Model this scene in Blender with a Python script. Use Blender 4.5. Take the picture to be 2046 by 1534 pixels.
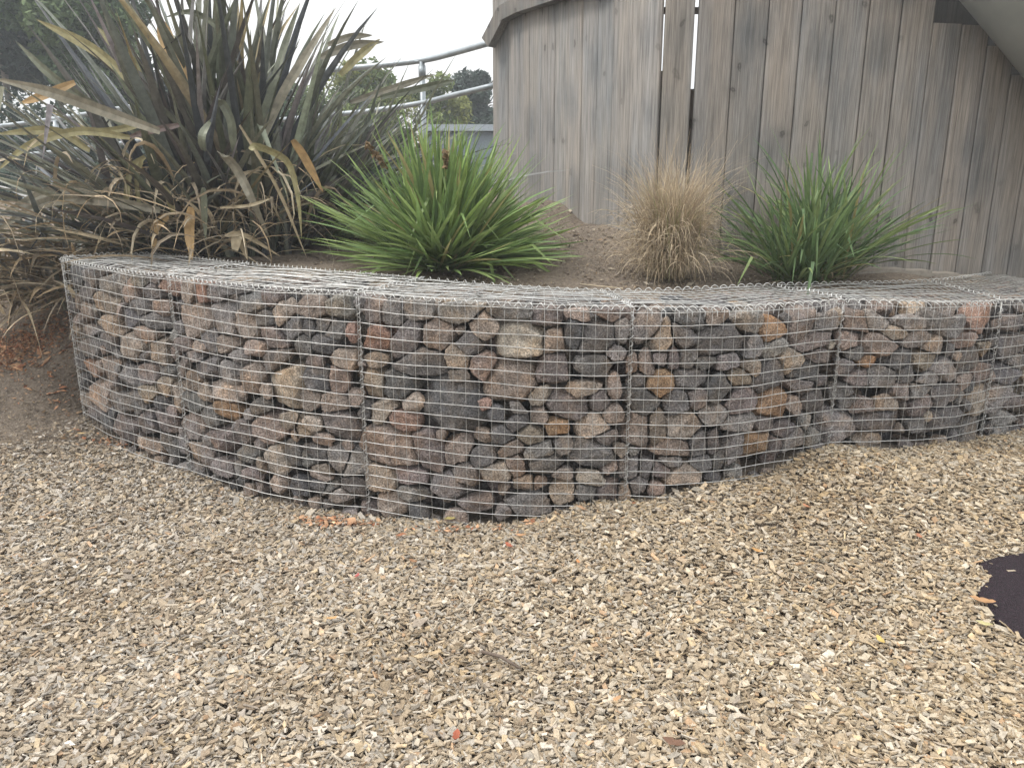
import bpy, math, random
import numpy as np
from mathutils import Vector, noise
R = math.radians
rng = np.random.default_rng(7)
random.seed(7)
for o in list(bpy.data.objects): bpy.data.objects.remove(o)
S = bpy.context.scene
COL = S.collection

# ------------------------------------------------------------------ camera
F = 1536.0; PITCH = 14.5; HC = 1.36
cd = bpy.data.cameras.new('camera'); cam = bpy.data.objects.new('camera', cd); COL.objects.link(cam)
cd.sensor_width = 36; cd.lens = 36*F/2046; cd.clip_end = 2000; cd.clip_start = 0.05
cam.location = (0, 0, HC); cam.rotation_euler = (R(90-PITCH), 0, 0); S.camera = cam

# ------------------------------------------------------------------ sky + sun
SUN_EL, SUN_ROT = 52, -100         # high, to the left, veiled by cloud
w = bpy.data.worlds.new('World'); S.world = w; w.use_nodes = True
nt = w.node_tree; nt.nodes.clear()
sky = nt.nodes.new('ShaderNodeTexSky'); sky.sky_type = 'NISHITA'; sky.sun_disc = False
sky.sun_elevation = R(SUN_EL); sky.sun_rotation = R(SUN_ROT); sky.dust_density = 3; sky.air_density = 1.0
tc = nt.nodes.new('ShaderNodeTexCoord')
ns = nt.nodes.new('ShaderNodeTexNoise'); ns.inputs['Scale'].default_value = 2.2; ns.inputs['Detail'].default_value = 5
mp = nt.nodes.new('ShaderNodeMapping'); mp.inputs['Scale'].default_value = (1, 1, 2.5); mp.inputs['Location'].default_value = (3, 1, 0)
nt.links.new(tc.outputs['Generated'], mp.inputs[0]); nt.links.new(mp.outputs[0], ns.inputs['Vector'])
rp = nt.nodes.new('ShaderNodeValToRGB'); rp.color_ramp.elements[0].position = .30; rp.color_ramp.elements[1].position = .62
rp.color_ramp.elements[0].color = (.80, .80, .80, 1); rp.color_ramp.elements[1].color = (1, 1, 1, 1)
nt.links.new(ns.outputs['Fac'], rp.inputs[0])
mx = nt.nodes.new('ShaderNodeMix'); mx.data_type = 'RGBA'
nt.links.new(rp.outputs[0], mx.inputs[0]); nt.links.new(sky.outputs[0], mx.inputs[6])
mx.inputs[7].default_value = (9.15, 9.2, 9.15, 1)
bg = nt.nodes.new('ShaderNodeBackground'); bg.inputs[1].default_value = .1
out = nt.nodes.new('ShaderNodeOutputWorld')
sx = nt.nodes.new('ShaderNodeSeparateXYZ'); nt.links.new(tc.outputs['Generated'], sx.inputs[0])      # overcast: zenith brighter than horizon
gr_ = nt.nodes.new('ShaderNodeMapRange'); nt.links.new(sx.outputs['Z'], gr_.inputs[0]); gr_.inputs[1].default_value = 0; gr_.inputs[2].default_value = 1
gr_.inputs[3].default_value = .50; gr_.inputs[4].default_value = 1.68
vm = nt.nodes.new('ShaderNodeVectorMath'); vm.operation = 'SCALE'; nt.links.new(mx.outputs[2], vm.inputs[0]); nt.links.new(gr_.outputs[0], vm.inputs['Scale'])
nt.links.new(vm.outputs[0], bg.inputs[0]); nt.links.new(bg.outputs[0], out.inputs[0])
sl = bpy.data.lights.new('sun', 'SUN'); so = bpy.data.objects.new('sun', sl); COL.objects.link(so)
sl.energy = 1.1; sl.angle = R(14); sl.color = (1, .95, .88)
az = R(SUN_ROT)
sd = Vector((math.sin(az)*math.cos(R(SUN_EL)), math.cos(az)*math.cos(R(SUN_EL)), math.sin(R(SUN_EL))))
so.rotation_euler = sd.to_track_quat('Z', 'Y').to_euler(); so.location = (0, 0, 20)
S.view_settings.view_transform = 'Standard'; S.view_settings.look = 'None'; S.view_settings.gamma = 1
S.view_settings.exposure = 1.05
S.render.engine = 'CYCLES'; S.cycles.max_bounces = 6; S.cycles.use_denoising = True

# ------------------------------------------------------------------ helpers
cp, sp = math.cos(R(PITCH)), math.sin(R(PITCH))
def P(px, py, Y):                       # photograph pixel at forward distance Y -> world point
    a = (px-1023)/F; b = (767-py)/F
    d = Vector((a, cp+b*sp, -sp+b*cp)); d *= Y/d.y
    return d + Vector((0, 0, HC))
def tag(o, label=None, cat=None, group=None, kind=None):
    if label: o['label'] = label
    if cat: o['category'] = cat
    if group: o['group'] = group
    if kind: o['kind'] = kind
    return o
def empty(name, loc, label, cat, group=None):
    o = bpy.data.objects.new(name, None); COL.objects.link(o); o.location = loc
    o.empty_display_size = .1
    return tag(o, label, cat, group)
def mesh_obj(name, V, faces, mat, parent=None, tint=None, smooth=False, uv=None):
    """V (n,3); faces: (m,k) int array or list of such arrays"""
    if not isinstance(faces, list): faces = [faces]
    V = np.asarray(V, dtype=np.float32)
    off = np.zeros(3, dtype=np.float32)
    if parent is not None: off = np.array(parent.location, dtype=np.float32)
    elif len(V):
        off = V.mean(0)
    me = bpy.data.meshes.new(name)
    me.vertices.add(len(V)); me.vertices.foreach_set('co', (V-off).ravel())
    faces = [np.asarray(f, dtype=np.int32) for f in faces if len(f)]
    tot = sum(f.size for f in faces); nf = sum(len(f) for f in faces)
    me.loops.add(tot); me.loops.foreach_set('vertex_index', np.concatenate([f.ravel() for f in faces]))
    me.polygons.add(nf)
    sizes = np.concatenate([np.full(len(f), f.shape[1], dtype=np.int32) for f in faces])
    starts = np.concatenate([[0], np.cumsum(sizes)[:-1]]).astype(np.int32)
    me.polygons.foreach_set('loop_start', starts)
    me.polygons.foreach_set('loop_total', sizes)
    me.polygons.foreach_set('use_smooth', np.full(nf, smooth))
    if tint is not None:
        t = np.asarray(tint, dtype=np.float32)
        if t.ndim == 1: t = np.tile(t, (len(V), 1))
        if t.shape[1] == 3: t = np.hstack([t, np.ones((len(t), 1), dtype=np.float32)])
        at = me.attributes.new('tint', 'FLOAT_COLOR', 'POINT'); at.data.foreach_set('color', t.ravel())
    me.update(calc_edges=True); me.validate()
    me.materials.append(mat)
    o = bpy.data.objects.new(name, me); COL.objects.link(o)
    if parent is not None: o.parent = parent
    else: o.location = off.tolist()
    return o
class MB:
    def __init__(s): s.v = []; s.f = {}; s.t = []; s.n = 0
    def add(s, V, Fs, tint=None):
        V = np.asarray(V, dtype=np.float32)
        for f in (Fs if isinstance(Fs, list) else [Fs]):
            f = np.asarray(f, dtype=np.int32)
            s.f.setdefault(f.shape[1], []).append(f+s.n)
        s.v.append(V); s.n += len(V)
        t = np.asarray(tint if tint is not None else (1, 1, 1), dtype=np.float32)
        if t.ndim == 1: t = np.tile(t, (len(V), 1))
        s.t.append(t)
    def tube(s, pts, r, n=6, tint=None, cap=True, wob=0):
        pts = np.asarray(pts, dtype=float); m = len(pts)
        r = np.full(m, r) if np.isscalar(r) else np.asarray(r)
        T = np.gradient(pts, axis=0); T /= np.linalg.norm(T, axis=1)[:, None]+1e-9
        ref = np.array([0, 0, 1.]) if abs(T[:, 2]).mean() < .8 else np.array([1., 0, 0])
        A = np.cross(T, ref); A /= np.linalg.norm(A, axis=1)[:, None]+1e-9
        B = np.cross(T, A)
        an = np.arange(n)*2*math.pi/n
        V = pts[:, None]+r[:, None, None]*(A[:, None]*np.cos(an)[None, :, None]+B[:, None]*np.sin(an)[None, :, None])
        i = np.arange(m-1)[:, None]*n; j = np.arange(n)[None]
        j2 = (j+1) % n
        Fq = np.stack([i+j, i+j2, i+n+j2, i+n+j], -1).reshape(-1, 4)
        fs = [Fq]
        if cap:
            fs.append(np.array([list(range(n))[::-1]])); fs.append(np.array([[(m-1)*n+k for k in range(n)]]))
        s.add(V.reshape(-1, 3), fs, tint)
    def box(s, c, x, y, z, tint=None):     # centre and half-axis vectors
        c, x, y, z = (np.asarray(q, dtype=float) for q in (c, x, y, z))
        V = [c+a*x+b*y+d*z for a in (-1, 1) for b in (-1, 1) for d in (-1, 1)]
        s.add(V, np.array([[0, 1, 3, 2], [4, 6, 7, 5], [0, 4, 5, 1], [2, 3, 7, 6], [0, 2, 6, 4], [1, 5, 7, 3]]), tint)
    def build(s, name, mat, parent=None, smooth=False):
        return mesh_obj(name, np.concatenate(s.v), [np.concatenate(f) for f in s.f.values()], mat, parent, np.concatenate(s.t), smooth)

# ------------------------------------------------------------------ materials
def mat(name, rough=.8, metal=0, spec=.3):
    m = bpy.data.materials.new(name); m.use_nodes = True
    n = m.node_tree.nodes; b = n['Principled BSDF']
    b.inputs['Roughness'].default_value = rough; b.inputs['Metallic'].default_value = metal
    b.inputs['Specular IOR Level'].default_value = spec
    return m, m.node_tree, b
def node(t, kind, **kw):
    n = t.nodes.new(kind)
    for k, v in kw.items():
        if k in n.inputs: n.inputs[k].default_value = v
        else: setattr(n, k, v)
    return n
def mult(t, a, b, fac=1.0, mode='MULTIPLY'):
    m = t.nodes.new('ShaderNodeMix'); m.data_type = 'RGBA'; m.blend_type = mode; m.inputs[0].default_value = fac
    for k, q in ((6, a), (7, b)):
        if isinstance(q, tuple): m.inputs[k].default_value = (*q, 1)
        else: t.links.new(q, m.inputs[k])
    return m.outputs[2]
def ramp(t, src, stops):
    r = t.nodes.new('ShaderNodeValToRGB'); e = r.color_ramp.elements
    while len(e) < len(stops): e.new(.5)
    for k, (p, c) in enumerate(stops):
        e[k].position = p; e[k].color = (*((c,)*3 if np.isscalar(c) else c), 1)
    t.links.new(src, r.inputs[0]); return r.outputs[0]
def tex(t, kind, scale, detail=4, vec=None, stretch=None, rough=.6):
    n = t.nodes.new(kind); n.inputs['Scale'].default_value = scale
    if 'Detail' in n.inputs: n.inputs['Detail'].default_value = detail if 'Noise' in kind else 0
    if kind == 'ShaderNodeTexNoise': n.inputs['Roughness'].default_value = rough
    g = t.nodes.new('ShaderNodeNewGeometry')
    src = g.outputs['Position'] if vec is None else vec
    if stretch:
        mp = t.nodes.new('ShaderNodeMapping'); mp.inputs['Scale'].default_value = stretch
        t.links.new(src, mp.inputs[0]); src = mp.outputs[0]
    t.links.new(src, n.inputs['Vector'])
    return n
def attr(t, name='tint'):
    a = t.nodes.new('ShaderNodeAttribute'); a.attribute_name = name; return a.outputs['Color']
def bump(t, b, srcs):
    prev = None
    for h, st, dist in srcs:
        n = t.nodes.new('ShaderNodeBump'); n.inputs['Strength'].default_value = st; n.inputs['Distance'].default_value = dist
        t.links.new(h, n.inputs['Height'])
        if prev: t.links.new(prev, n.inputs['Normal'])
        prev = n.outputs[0]
    t.links.new(prev, b.inputs['Normal'])

M_ROCK, t, b = mat('rock', .88, spec=.25)
c = attr(t)
n1 = tex(t, 'ShaderNodeTexNoise', 22, 6); n2 = tex(t, 'ShaderNodeTexNoise', 150, 5, rough=.7); n3 = tex(t, 'ShaderNodeTexVoronoi', 260)
c = mult(t, c, ramp(t, n1.outputs['Fac'], [(.3, .62), (.5, .95), (.7, 1.3)]))
c = mult(t, c, ramp(t, n2.outputs['Fac'], [(.32, .42), (.5, 1.0), (.66, 1.75)]))
c = mult(t, c, ramp(t, n3.outputs['Distance'], [(.0, 1.5), (.22, 1.0), (1, .95)]), .6)
nl = tex(t, 'ShaderNodeTexNoise', 9, 4)
c = mult(t, c, ramp(t, nl.outputs['Fac'], [(.45, (1, 1, 1)), (.7, (1.18, 1.0, .82))]))
t.links.new(c, b.inputs['Base Color'])
bump(t, b, [(n1.outputs['Fac'], 1.0, .05), (n2.outputs['Fac'], 1.0, .014)])

M_CHIP, t, b = mat('woodchip', .85, spec=.2)
c = attr(t)
n1 = tex(t, 'ShaderNodeTexNoise', 220, 4); n2 = tex(t, 'ShaderNodeTexNoise', 60, 3)
c = mult(t, c, ramp(t, n1.outputs['Fac'], [(.3, .7), (.6, 1.15)])); c = mult(t, c, ramp(t, n2.outputs['Fac'], [(.3, .8), (.7, 1.15)]))
t.links.new(c, b.inputs['Base Color']); bump(t, b, [(n1.outputs['Fac'], .5, .003)])

M_WIRE, t, b = mat('galvanised_wire', .42, .65, .5)
n1 = tex(t, 'ShaderNodeTexNoise', 30, 3)
t.links.new(ramp(t, n1.outputs['Fac'], [(.3, (.42, .42, .41)), (.7, (.66, .66, .64))]), b.inputs['Base Color'])
M_PIPE, t, b = mat('galvanised_pipe', .45, .5, .5)
n1 = tex(t, 'ShaderNodeTexNoise', 12, 4)
t.links.new(ramp(t, n1.outputs['Fac'], [(.3, (.24, .27, .29)), (.7, (.34, .37, .39))]), b.inputs['Base Color'])
M_TUBE, t, b = mat('slide_tube', .5, .3, .4)
n1 = tex(t, 'ShaderNodeTexNoise', 5, 3)
t.links.new(ramp(t, n1.outputs['Fac'], [(.3, (.30, .315, .305)), (.7, (.36, .375, .365))]), b.inputs['Base Color'])

# soil / mulch ground: the mask attribute says where the mulch bed lies
M_GROUND, t, b = mat('ground_soil', .95, spec=.15)
a = attr(t)
n1 = tex(t, 'ShaderNodeTexNoise', 3, 8, rough=.65); n2 = tex(t, 'ShaderNodeTexNoise', 60, 6, rough=.7); n3 = tex(t, 'ShaderNodeTexVoronoi', 45)
c = ramp(t, n1.outputs['Fac'], [(.3, (.15, .122, .096)), (.5, (.205, .168, .132)), (.7, (.26, .216, .172))])
c = mult(t, c, ramp(t, n2.outputs['Fac'], [(.3, .55), (.5, 1.0), (.7, 1.5)]))
c = mult(t, c, a)
c = mult(t, c, ramp(t, n3.outputs['Distance'], [(0, 1.3), (.25, 1.0), (1, .85)]), .5)
t.links.new(c, b.inputs['Base Color']); bump(t, b, [(n1.outputs['Fac'], .5, .05), (n2.outputs['Fac'], .9, .02)])

M_PLAIN, t, b = mat('painted_by_tint', .8)      # generic matt, colour from the mesh
n1 = tex(t, 'ShaderNodeTexNoise', 40, 5)
t.links.new(mult(t, attr(t), ramp(t, n1.outputs['Fac'], [(.3, .8), (.7, 1.15)])), b.inputs['Base Color'])
bump(t, b, [(n1.outputs['Fac'], .3, .01)])

def leaf_mat(name, trans, rough, streak):
    m, t, b = mat(name, rough, spec=.35)
    n1 = tex(t, 'ShaderNodeTexNoise', 25, 4); c = mult(t, attr(t), ramp(t, n1.outputs['Fac'], [(.3, 1-streak), (.7, 1+streak)]))
    t.links.new(c, b.inputs['Base Color'])
    tr = t.nodes.new('ShaderNodeBsdfTranslucent'); t.links.new(c, tr.inputs['Color'])
    ms = t.nodes.new('ShaderNodeMixShader'); ms.inputs[0].default_value = trans
    o = t.nodes['Material Output']
    t.links.new(b.outputs[0], ms.inputs[1]); t.links.new(tr.outputs[0], ms.inputs[2]); t.links.new(ms.outputs[0], o.inputs['Surface'])
    return m
M_FLAX = leaf_mat('flax_leaf', .08, .36, .3)
M_BLADE = leaf_mat('green_blade', .28, .45, .2)
M_DRY = leaf_mat('dry_blade', .2, .75, .3)
M_TREE = leaf_mat('tree_leaf', .25, .7, .3)

# weathered boards: grain runs up the board, knots, tint per board
M_WOOD, t, b = mat('weathered_wood', .85, spec=.2)
c = attr(t)
g = tex(t, 'ShaderNodeTexNoise', 1, 6, stretch=(70, 70, 2.2), rough=.65)
g2 = tex(t, 'ShaderNodeTexNoise', 1, 5, stretch=(240, 240, 5), rough=.6)
bl = tex(t, 'ShaderNodeTexNoise', 1, 5, stretch=(7, 7, 3), rough=.6)
bl2 = tex(t, 'ShaderNodeTexNoise', 1, 3, stretch=(9, 9, .9), rough=.5)
ba = t.nodes.new('ShaderNodeAttribute'); ba.attribute_name = 'board'
wn = tex(t, 'ShaderNodeTexNoise', 14, 3); wm = t.nodes.new('ShaderNodeVectorMath'); wm.operation = 'MULTIPLY_ADD'
t.links.new(wn.outputs['Color'], wm.inputs[0]); wm.inputs[1].default_value = (.07, .09, 0); t.links.new(ba.outputs['Vector'], wm.inputs[2])
kn = tex(t, 'ShaderNodeTexVoronoi', 1, vec=wm.outputs[0], stretch=(4.6, 3.0, 0)); kn.voronoi_dimensions = '2D'; kn.inputs['Randomness'].default_value = 1
sm = tex(t, 'ShaderNodeTexVoronoi', 1, vec=wm.outputs[0], stretch=(2.3, 1.7, 0)); sm.voronoi_dimensions = '2D'
c = mult(t, c, ramp(t, g.outputs['Fac'], [(.3, .66), (.5, 1.0), (.7, 1.2)]))
c = mult(t, c, ramp(t, g2.outputs['Fac'], [(.3, .60), (.55, 1.05), (.7, 1.22)]))
c = mult(t, c, ramp(t, bl.outputs['Fac'], [(.3, (.84, .87, .90)), (.5, (1, 1, 1)), (.7, (1.08, 1.07, 1.05))]))
c = mult(t, c, ramp(t, bl2.outputs['Fac'], [(.35, (.94, .97, 1.0)), (.6, (1.03, 1.0, .96))]))
c2 = mult(t, c, ramp(t, kn.outputs['Distance'], [(0, .6), (.03, .30), (.05, .42), (.07, .8), (.14, .92), (.26, 1.0)]))
gt = tex(t, 'ShaderNodeTexNoise', 1.1, 2); mk = t.nodes.new('ShaderNodeMix'); mk.data_type = 'RGBA'
t.links.new(ramp(t, gt.outputs['Fac'], [(.42, .12), (.58, .85)]), mk.inputs[0]); t.links.new(c, mk.inputs[6]); t.links.new(c2, mk.inputs[7]); c = mk.outputs[2]
c = mult(t, c, ramp(t, sm.outputs['Distance'], [(0, (.70, .73, .76)), (.12, (.80, .83, .86)), (.30, (1, 1, 1))]))
t.links.new(c, b.inputs['Base Color'])
bump(t, b, [(g.outputs['Fac'], .5, .006), (g2.outputs['Fac'], .6, .002), (kn.outputs['Distance'], .25, .01)])

# rubber safety surface
M_RUBBER, t, b = mat('rubber_crumb', .8, spec=.3)
n1 = tex(t, 'ShaderNodeTexVoronoi', 260); n2 = tex(t, 'ShaderNodeTexVoronoi', 90)
c = ramp(t, n1.outputs['Color'], [(.2, (.007, .004, .006)), (.8, (.026, .014, .020))])
c = mult(t, c, ramp(t, n2.outputs['Distance'], [(0, 14), (.06, 1), (1, 1)]), 1)
t.links.new(c, b.inputs['Base Color']); bump(t, b, [(n1.outputs['Distance'], .8, .004)])

# ------------------------------------------------------------------ plan of the basket wall
FJ = [P(122, 518, 4.0), P(335, 553, 3.5), P(713, 588, 3.07), P(1264, 617, 2.95), P(1686, 603, 3.2), P(2003, 603, 3.55)]
BJ = [P(303, 511, 4.35), P(500, 531, 3.98), P(848, 562, 3.52), P(1200, 586, 3.42), P(1551, 574, 3.66), P(1853, 566, 4.0)]
FJ = np.array([list(p) for p in FJ]); BJ = np.array([list(p) for p in BJ])
FJ = np.vstack([FJ, FJ[-1]+[.80, .55, -.02]]); BJ = np.vstack([BJ, BJ[-1]+[.72, .58, -.02]])
NB = 6                                   # baskets
BULGE = [.03, .035, .03, .045, .05, .05]
def cr(pts, u):                          # catmull-rom through the joints
    u = np.atleast_1d(u).astype(float); n = len(pts)-1
    ext = np.vstack([2*pts[0]-pts[1], pts, 2*pts[-1]-pts[-2]])
    i = np.clip(np.floor(u).astype(int), 0, n-1); f = (u-i)[:, None]
    p0, p1, p2, p3 = ext[i], ext[i+1], ext[i+2], ext[i+3]
    return .5*((2*p1)+(-p0+p2)*f+(2*p0-5*p1+4*p2-p3)*f**2+(-p0+3*p1-3*p2+p3)*f**3)
def wallpt(u, wd, z=None, drop=None, k=0):
    """u 0..6 along the baskets, wd depth in m, drop below the top edge"""
    u = np.atleast_1d(u).astype(float)
    Fp = cr(FJ, u); Bp = cr(BJ, u)
    i = np.clip(np.floor(u).astype(int), 0, NB-1); fr = u-i
    D = Bp-Fp; L = np.linalg.norm(D[:, :2], axis=1)[:, None]
    N = D/L; N[:, 2] = 0
    bul = np.array(BULGE)[i]*np.sin(np.pi*np.clip(fr, 0, 1))**.8
    wd = np.broadcast_to(wd, u.shape).astype(float)
    Pp = Fp+D*(wd[:, None]/.47)-N*(bul*(1-wd/.47))[:, None]
    if drop is not None: Pp[:, 2] = Pp[:, 2]-drop
    return Pp
US = np.linspace(0, NB, 1201)
FC = wallpt(US, 0.0)                     # front curve
BC = wallpt(US, .47)

# ------------------------------------------------------------------ terrain
def shepard(pts, X, Y, p=3.0, s=.15):
    X = np.asarray(X); Y = np.asarray(Y); num = np.zeros(X.shape); den = np.zeros(X.shape)
    for (x, y, z) in pts:
        wgt = 1/((X-x)**2+(Y-y)**2+s*s)**(p/2); num += wgt*z; den += wgt
    return num/den
low = [tuple(P(*q)) for q in [(165, 838, 4.0), (250, 900, 3.75), (350, 945, 3.5), (520, 1000, 3.25), (720, 1036, 3.07), (960, 1045, 2.98), (1240, 1008, 2.93),
       (1450, 953, 3.05), (1655, 892, 3.2), (1820, 892, 3.33), (1980, 878, 3.55)]]
low += [(-2.4, 2.6, .0), (-1.2, 2.2, -.02), (0, 1.8, -.03), (1, 1.9, 0), (2, 2.3, .06), (0, .8, -.04), (2.2, .8, -.03), (-2.2, .8, -.04), (3.2, 3.2, .2),
        (-3.4, 3.4, .06), (-5, 3.4, .1), (6, 3, .2), (0, -6, -.05), (8, -6, 0), (-8, -6, 0), (-12, 3, .1), (14, 3, .2)]
high = [(p[0], p[1], p[2]-.035) for p in BJ] + [tuple(P(1740, 537, 4.4)), tuple(P(1500, 515, 4.4)), tuple(P(2046, 546, 4.7)), tuple(P(1212, 452, 4.75)), tuple(P(1100, 400, 5.35)),
        tuple(P(1000, 372, 6.2)), (-1.9, 4.9, HC-.42), (-3, 5.2, HC-.42), (-.6, 4.6, HC-.40), (-.3, 5.6, HC-.30), (-1.5, 6.4, HC-.3), (-4, 7, HC-.25),
        (0, 8, HC-.06), (-4, 9, HC-.1), (5, 8, HC-.1), (-12, 9, HC-.12), (12, 9, HC-.12), (0, 16, HC-.1), (-5, 5.2, HC-.45), (3.6, 4.9, HC-.5), (5, 5.6, HC-.5)]
def side(X, Y):
    """signed distance behind (+) / before (-) the front line, and how far left of the wall's end"""
    e0 = FC[0, :2]; ends = np.array([[-14, 5.6], [-4.2, 4.65], [-3.2, 4.35]]); endr = np.array([[4.6, 5.2], [7, 6.8], [16, 9]])
    line = np.vstack([ends, FC[::12, :2], endr])
    P0 = line[:-1]; D = line[1:]-P0; L2 = (D**2).sum(1)
    shp = X.shape; Q = np.stack([X.ravel(), Y.ravel()], 1)
    best = np.full(len(Q), 1e9); sg = np.ones(len(Q))
    for p, d, l2 in zip(P0, D, L2):
        r = Q-p; t = np.clip((r@d)/l2, 0, 1); e = r-t[:, None]*d; q = (e**2).sum(1)
        m = q < best
        best[m] = q[m]; sg[m] = np.sign(d[0]*r[m, 1]-d[1]*r[m, 0])
    return (np.sqrt(best)*sg).reshape(shp)
def sstep(x): x = np.clip(x, 0, 1); return x*x*(3-2*x)
def ground_z(X, Y):
    X = np.asarray(X, dtype=float); Y = np.asarray(Y, dtype=float)
    d = side(X, Y)
    left = sstep((-2.25-X)/.5)
    a = .33*(1-left)+(-.40)*left; wd = .10*(1-left)+1.55*left
    k = sstep((d-a)/wd)
    return shepard(low, X, Y)*(1-k)+shepard(high, X, Y)*k
def gz(x, y): return float(ground_z(np.array([x]), np.array([y]))[0])
def axis(a, b, fine0, fine1, st, grow=1.35):
    xs = list(np.arange(fine0, fine1+1e-6, st)); s_ = st
    x = fine1
    while x < b: s_ *= grow; x += s_; xs.append(x)
    x = fine0; s_ = st
    while x > a: s_ *= grow; x -= s_; xs.insert(0, x)
    return np.array(xs)
GX = axis(-600, 600, -4.5, 4.5, .045); GY = axis(-300, 900, .6, 8, .045)
XX, YY = np.meshgrid(GX, GY)
ZZ = ground_z(XX, YY)
near = (abs(XX) < 5) & (YY > .5) & (YY < 8.5)
bumpz = np.array([noise.noise(Vector((x*3, y*3, 0)))*.02+noise.noise(Vector((x*11, y*11, 3)))*.008 if n else 0 for x, y, n in zip(XX.ravel(), YY.ravel(), near.ravel())])
ZZ = ZZ+bumpz.reshape(XX.shape)*sstep((side(XX, YY)+.1)/.4)-.012*sstep((-side(XX, YY))/.1)
nx = len(GX); ny = len(GY)
ii = (np.arange(ny-1)[:, None]*nx+np.arange(nx-1)[None]).ravel()
SD = side(XX, YY)
wob = np.sin(XX*3.1)*.05+np.sin(XX*7.3+1)*.03
chipm = sstep((-.02-SD+wob*0)/.1)*1.0
ldirt = sstep((-2.0-XX)/.5)*sstep((YY-3.55-(XX+2.6)*-.1)/.35)      # bare earth by the wall's left end
chipm = chipm*(1-ldirt)
tint = np.stack([1+chipm*.25, 1+chipm*.2, 1+chipm*.12], -1).reshape(-1, 3)
go = mesh_obj('ground', np.stack([XX, YY, ZZ], -1).reshape(-1, 3), np.stack([ii, ii+1, ii+nx+1, ii+nx], 1), M_GROUND, None, tint, True)
tag(go, kind='structure')

# ------------------------------------------------------------------ wood chips: nobody could count them
def ray_ground(px, py):
    q = P(px, py, 1.0); Ys = np.linspace(.7, 9, 2200); X = q.x*Ys; Z = HC+(q.z-HC)*Ys
    k = np.argmax(Z < ground_z(X, Ys)); return P(px, py, float(Ys[k]))
MP = [(2430, 1055), (2300, 1062), (2180, 1092), (2046, 1110), (1995, 1118), (1955, 1132), (1980, 1158), (1952, 1190), (1972, 1225), (2000, 1256), (2046, 1283), (2180, 1345), (2300, 1395), (2500, 1400), (2700, 1330), (2760, 1200), (2600, 1090)]
MPW = np.array([list(ray_ground(*q)) for q in MP])
def in_poly(X, Y, poly):
    ins = np.zeros(X.shape, bool); n = len(poly)
    for k in range(n):
        x0, y0 = poly[k][:2]; x1, y1 = poly[(k+1) % n][:2]
        c = ((y0 > Y) != (y1 > Y)) & (X < (x1-x0)*(Y-y0)/(y1-y0+1e-12)+x0); ins ^= c
    return ins
def chip_field(n, seed, ylo, yhi, spread, size, lift):
    g = np.random.default_rng(seed)
    Y = ylo+(yhi-ylo)*g.random(n)**.85
    X = (g.random(n)*2-1)*(.55+Y*.92)*spread
    sd_ = side(X, Y); keep = sd_ < .02
    lft = sstep((-1.95-X)/.6)*sstep((Y-3.35)/.5)
    keep &= g.random(n) > lft*1.02
    keep &= ~in_poly(X, Y, MPW) | (g.random(n) < .012)
    X, Y = X[keep], Y[keep]; n = len(X)
    Z = ground_z(X, Y)+lift*g.random(n)+.008*in_poly(X, Y, MPW)
    L = size*np.exp(g.normal(0, .32, n)); W = L*g.uniform(.25, .75, n); T = g.uniform(.0012, .0035, n)*size/.012
    yaw = g.uniform(0, 2*np.pi, n); pit = g.normal(0, .32, n); rol = g.normal(0, .38, n)
    big = g.random(n) < .05; L[big] *= 1.3; thin = g.random(n) < .22; W[thin] *= .3; L[thin] *= 1.35
    cy, sy = np.cos(yaw), np.sin(yaw)
    ax = np.stack([cy*np.cos(pit), sy*np.cos(pit), np.sin(pit)], 1)
    up = np.stack([-cy*np.sin(pit), -sy*np.sin(pit), np.cos(pit)], 1); sd2 = np.cross(up, ax)
    ay = sd2*np.cos(rol)[:, None]+up*np.sin(rol)[:, None]; az_ = np.cross(ax, ay)
    c0 = np.stack([X, Y, Z], 1)
    sk = g.uniform(-.7, .7, n)           # skewed ends
    V = []
    for a, b_ in ((-1, -1), (1, -1), (1, 1), (-1, 1)):
        j = g.uniform(.72, 1.1, n)
        base = c0+ax*(L*a*j+sk*W*b_)[:, None]+ay*(W*b_*g.uniform(.7, 1.1, n))[:, None]
        V += [base-az_*T[:, None], base+az_*(T*g.uniform(.4, 1.2, n))[:, None]]
    V = np.stack(V, 1)                   # n,8,3 : (0 b,1 t) (2,3) (4,5) (6,7)
    Fc = np.array([[0, 6, 4, 2], [1, 3, 5, 7], [0, 2, 3, 1], [2, 4, 5, 3], [4, 6, 7, 5], [6, 0, 1, 7]])
    Fs = (np.arange(n)[:, None, None]*8+Fc[None]).reshape(-1, 4)
    pal = np.array([[.46, .37, .26], [.52, .45, .35], [.38, .30, .205], [.56, .50, .42], [.30, .225, .15], [.44, .40, .34], [.50, .38, .23], [.33, .28, .23], [.48, .31, .18]])
    pr = np.array([.22, .17, .17, .09, .10, .10, .08, .05, .02]); ci = g.choice(len(pal), n, p=pr/pr.sum())
    colr = (pal[ci]*.72+np.array([.46, .40, .32])*.16)*np.array([.99, .997, 1.02])*.87*np.exp(g.normal(0, .14, n))[:, None]
    # cooler, greyer chips to the left; warmer to the right
    wv = sstep((X+1.6)/3.2)[:, None]
    colr = colr*((1-wv)*np.array([.96, .97, .99])+wv*np.array([1.0, .97, .90]))
    pt = np.sin(X*2.3+1.7*np.sin(Y*1.9+seed*0))*np.sin(Y*2.9+1.3*np.sin(X*3.1)); wet = sstep((pt-.35)/.5)[:, None]*(g.random(n) < .75)[:, None]
    colr = colr*(1-wet*np.array([.13, .16, .20]))*1.07
    return V.reshape(-1, 3), Fs, np.repeat(colr, 8, axis=0)
mb = MB()
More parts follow.
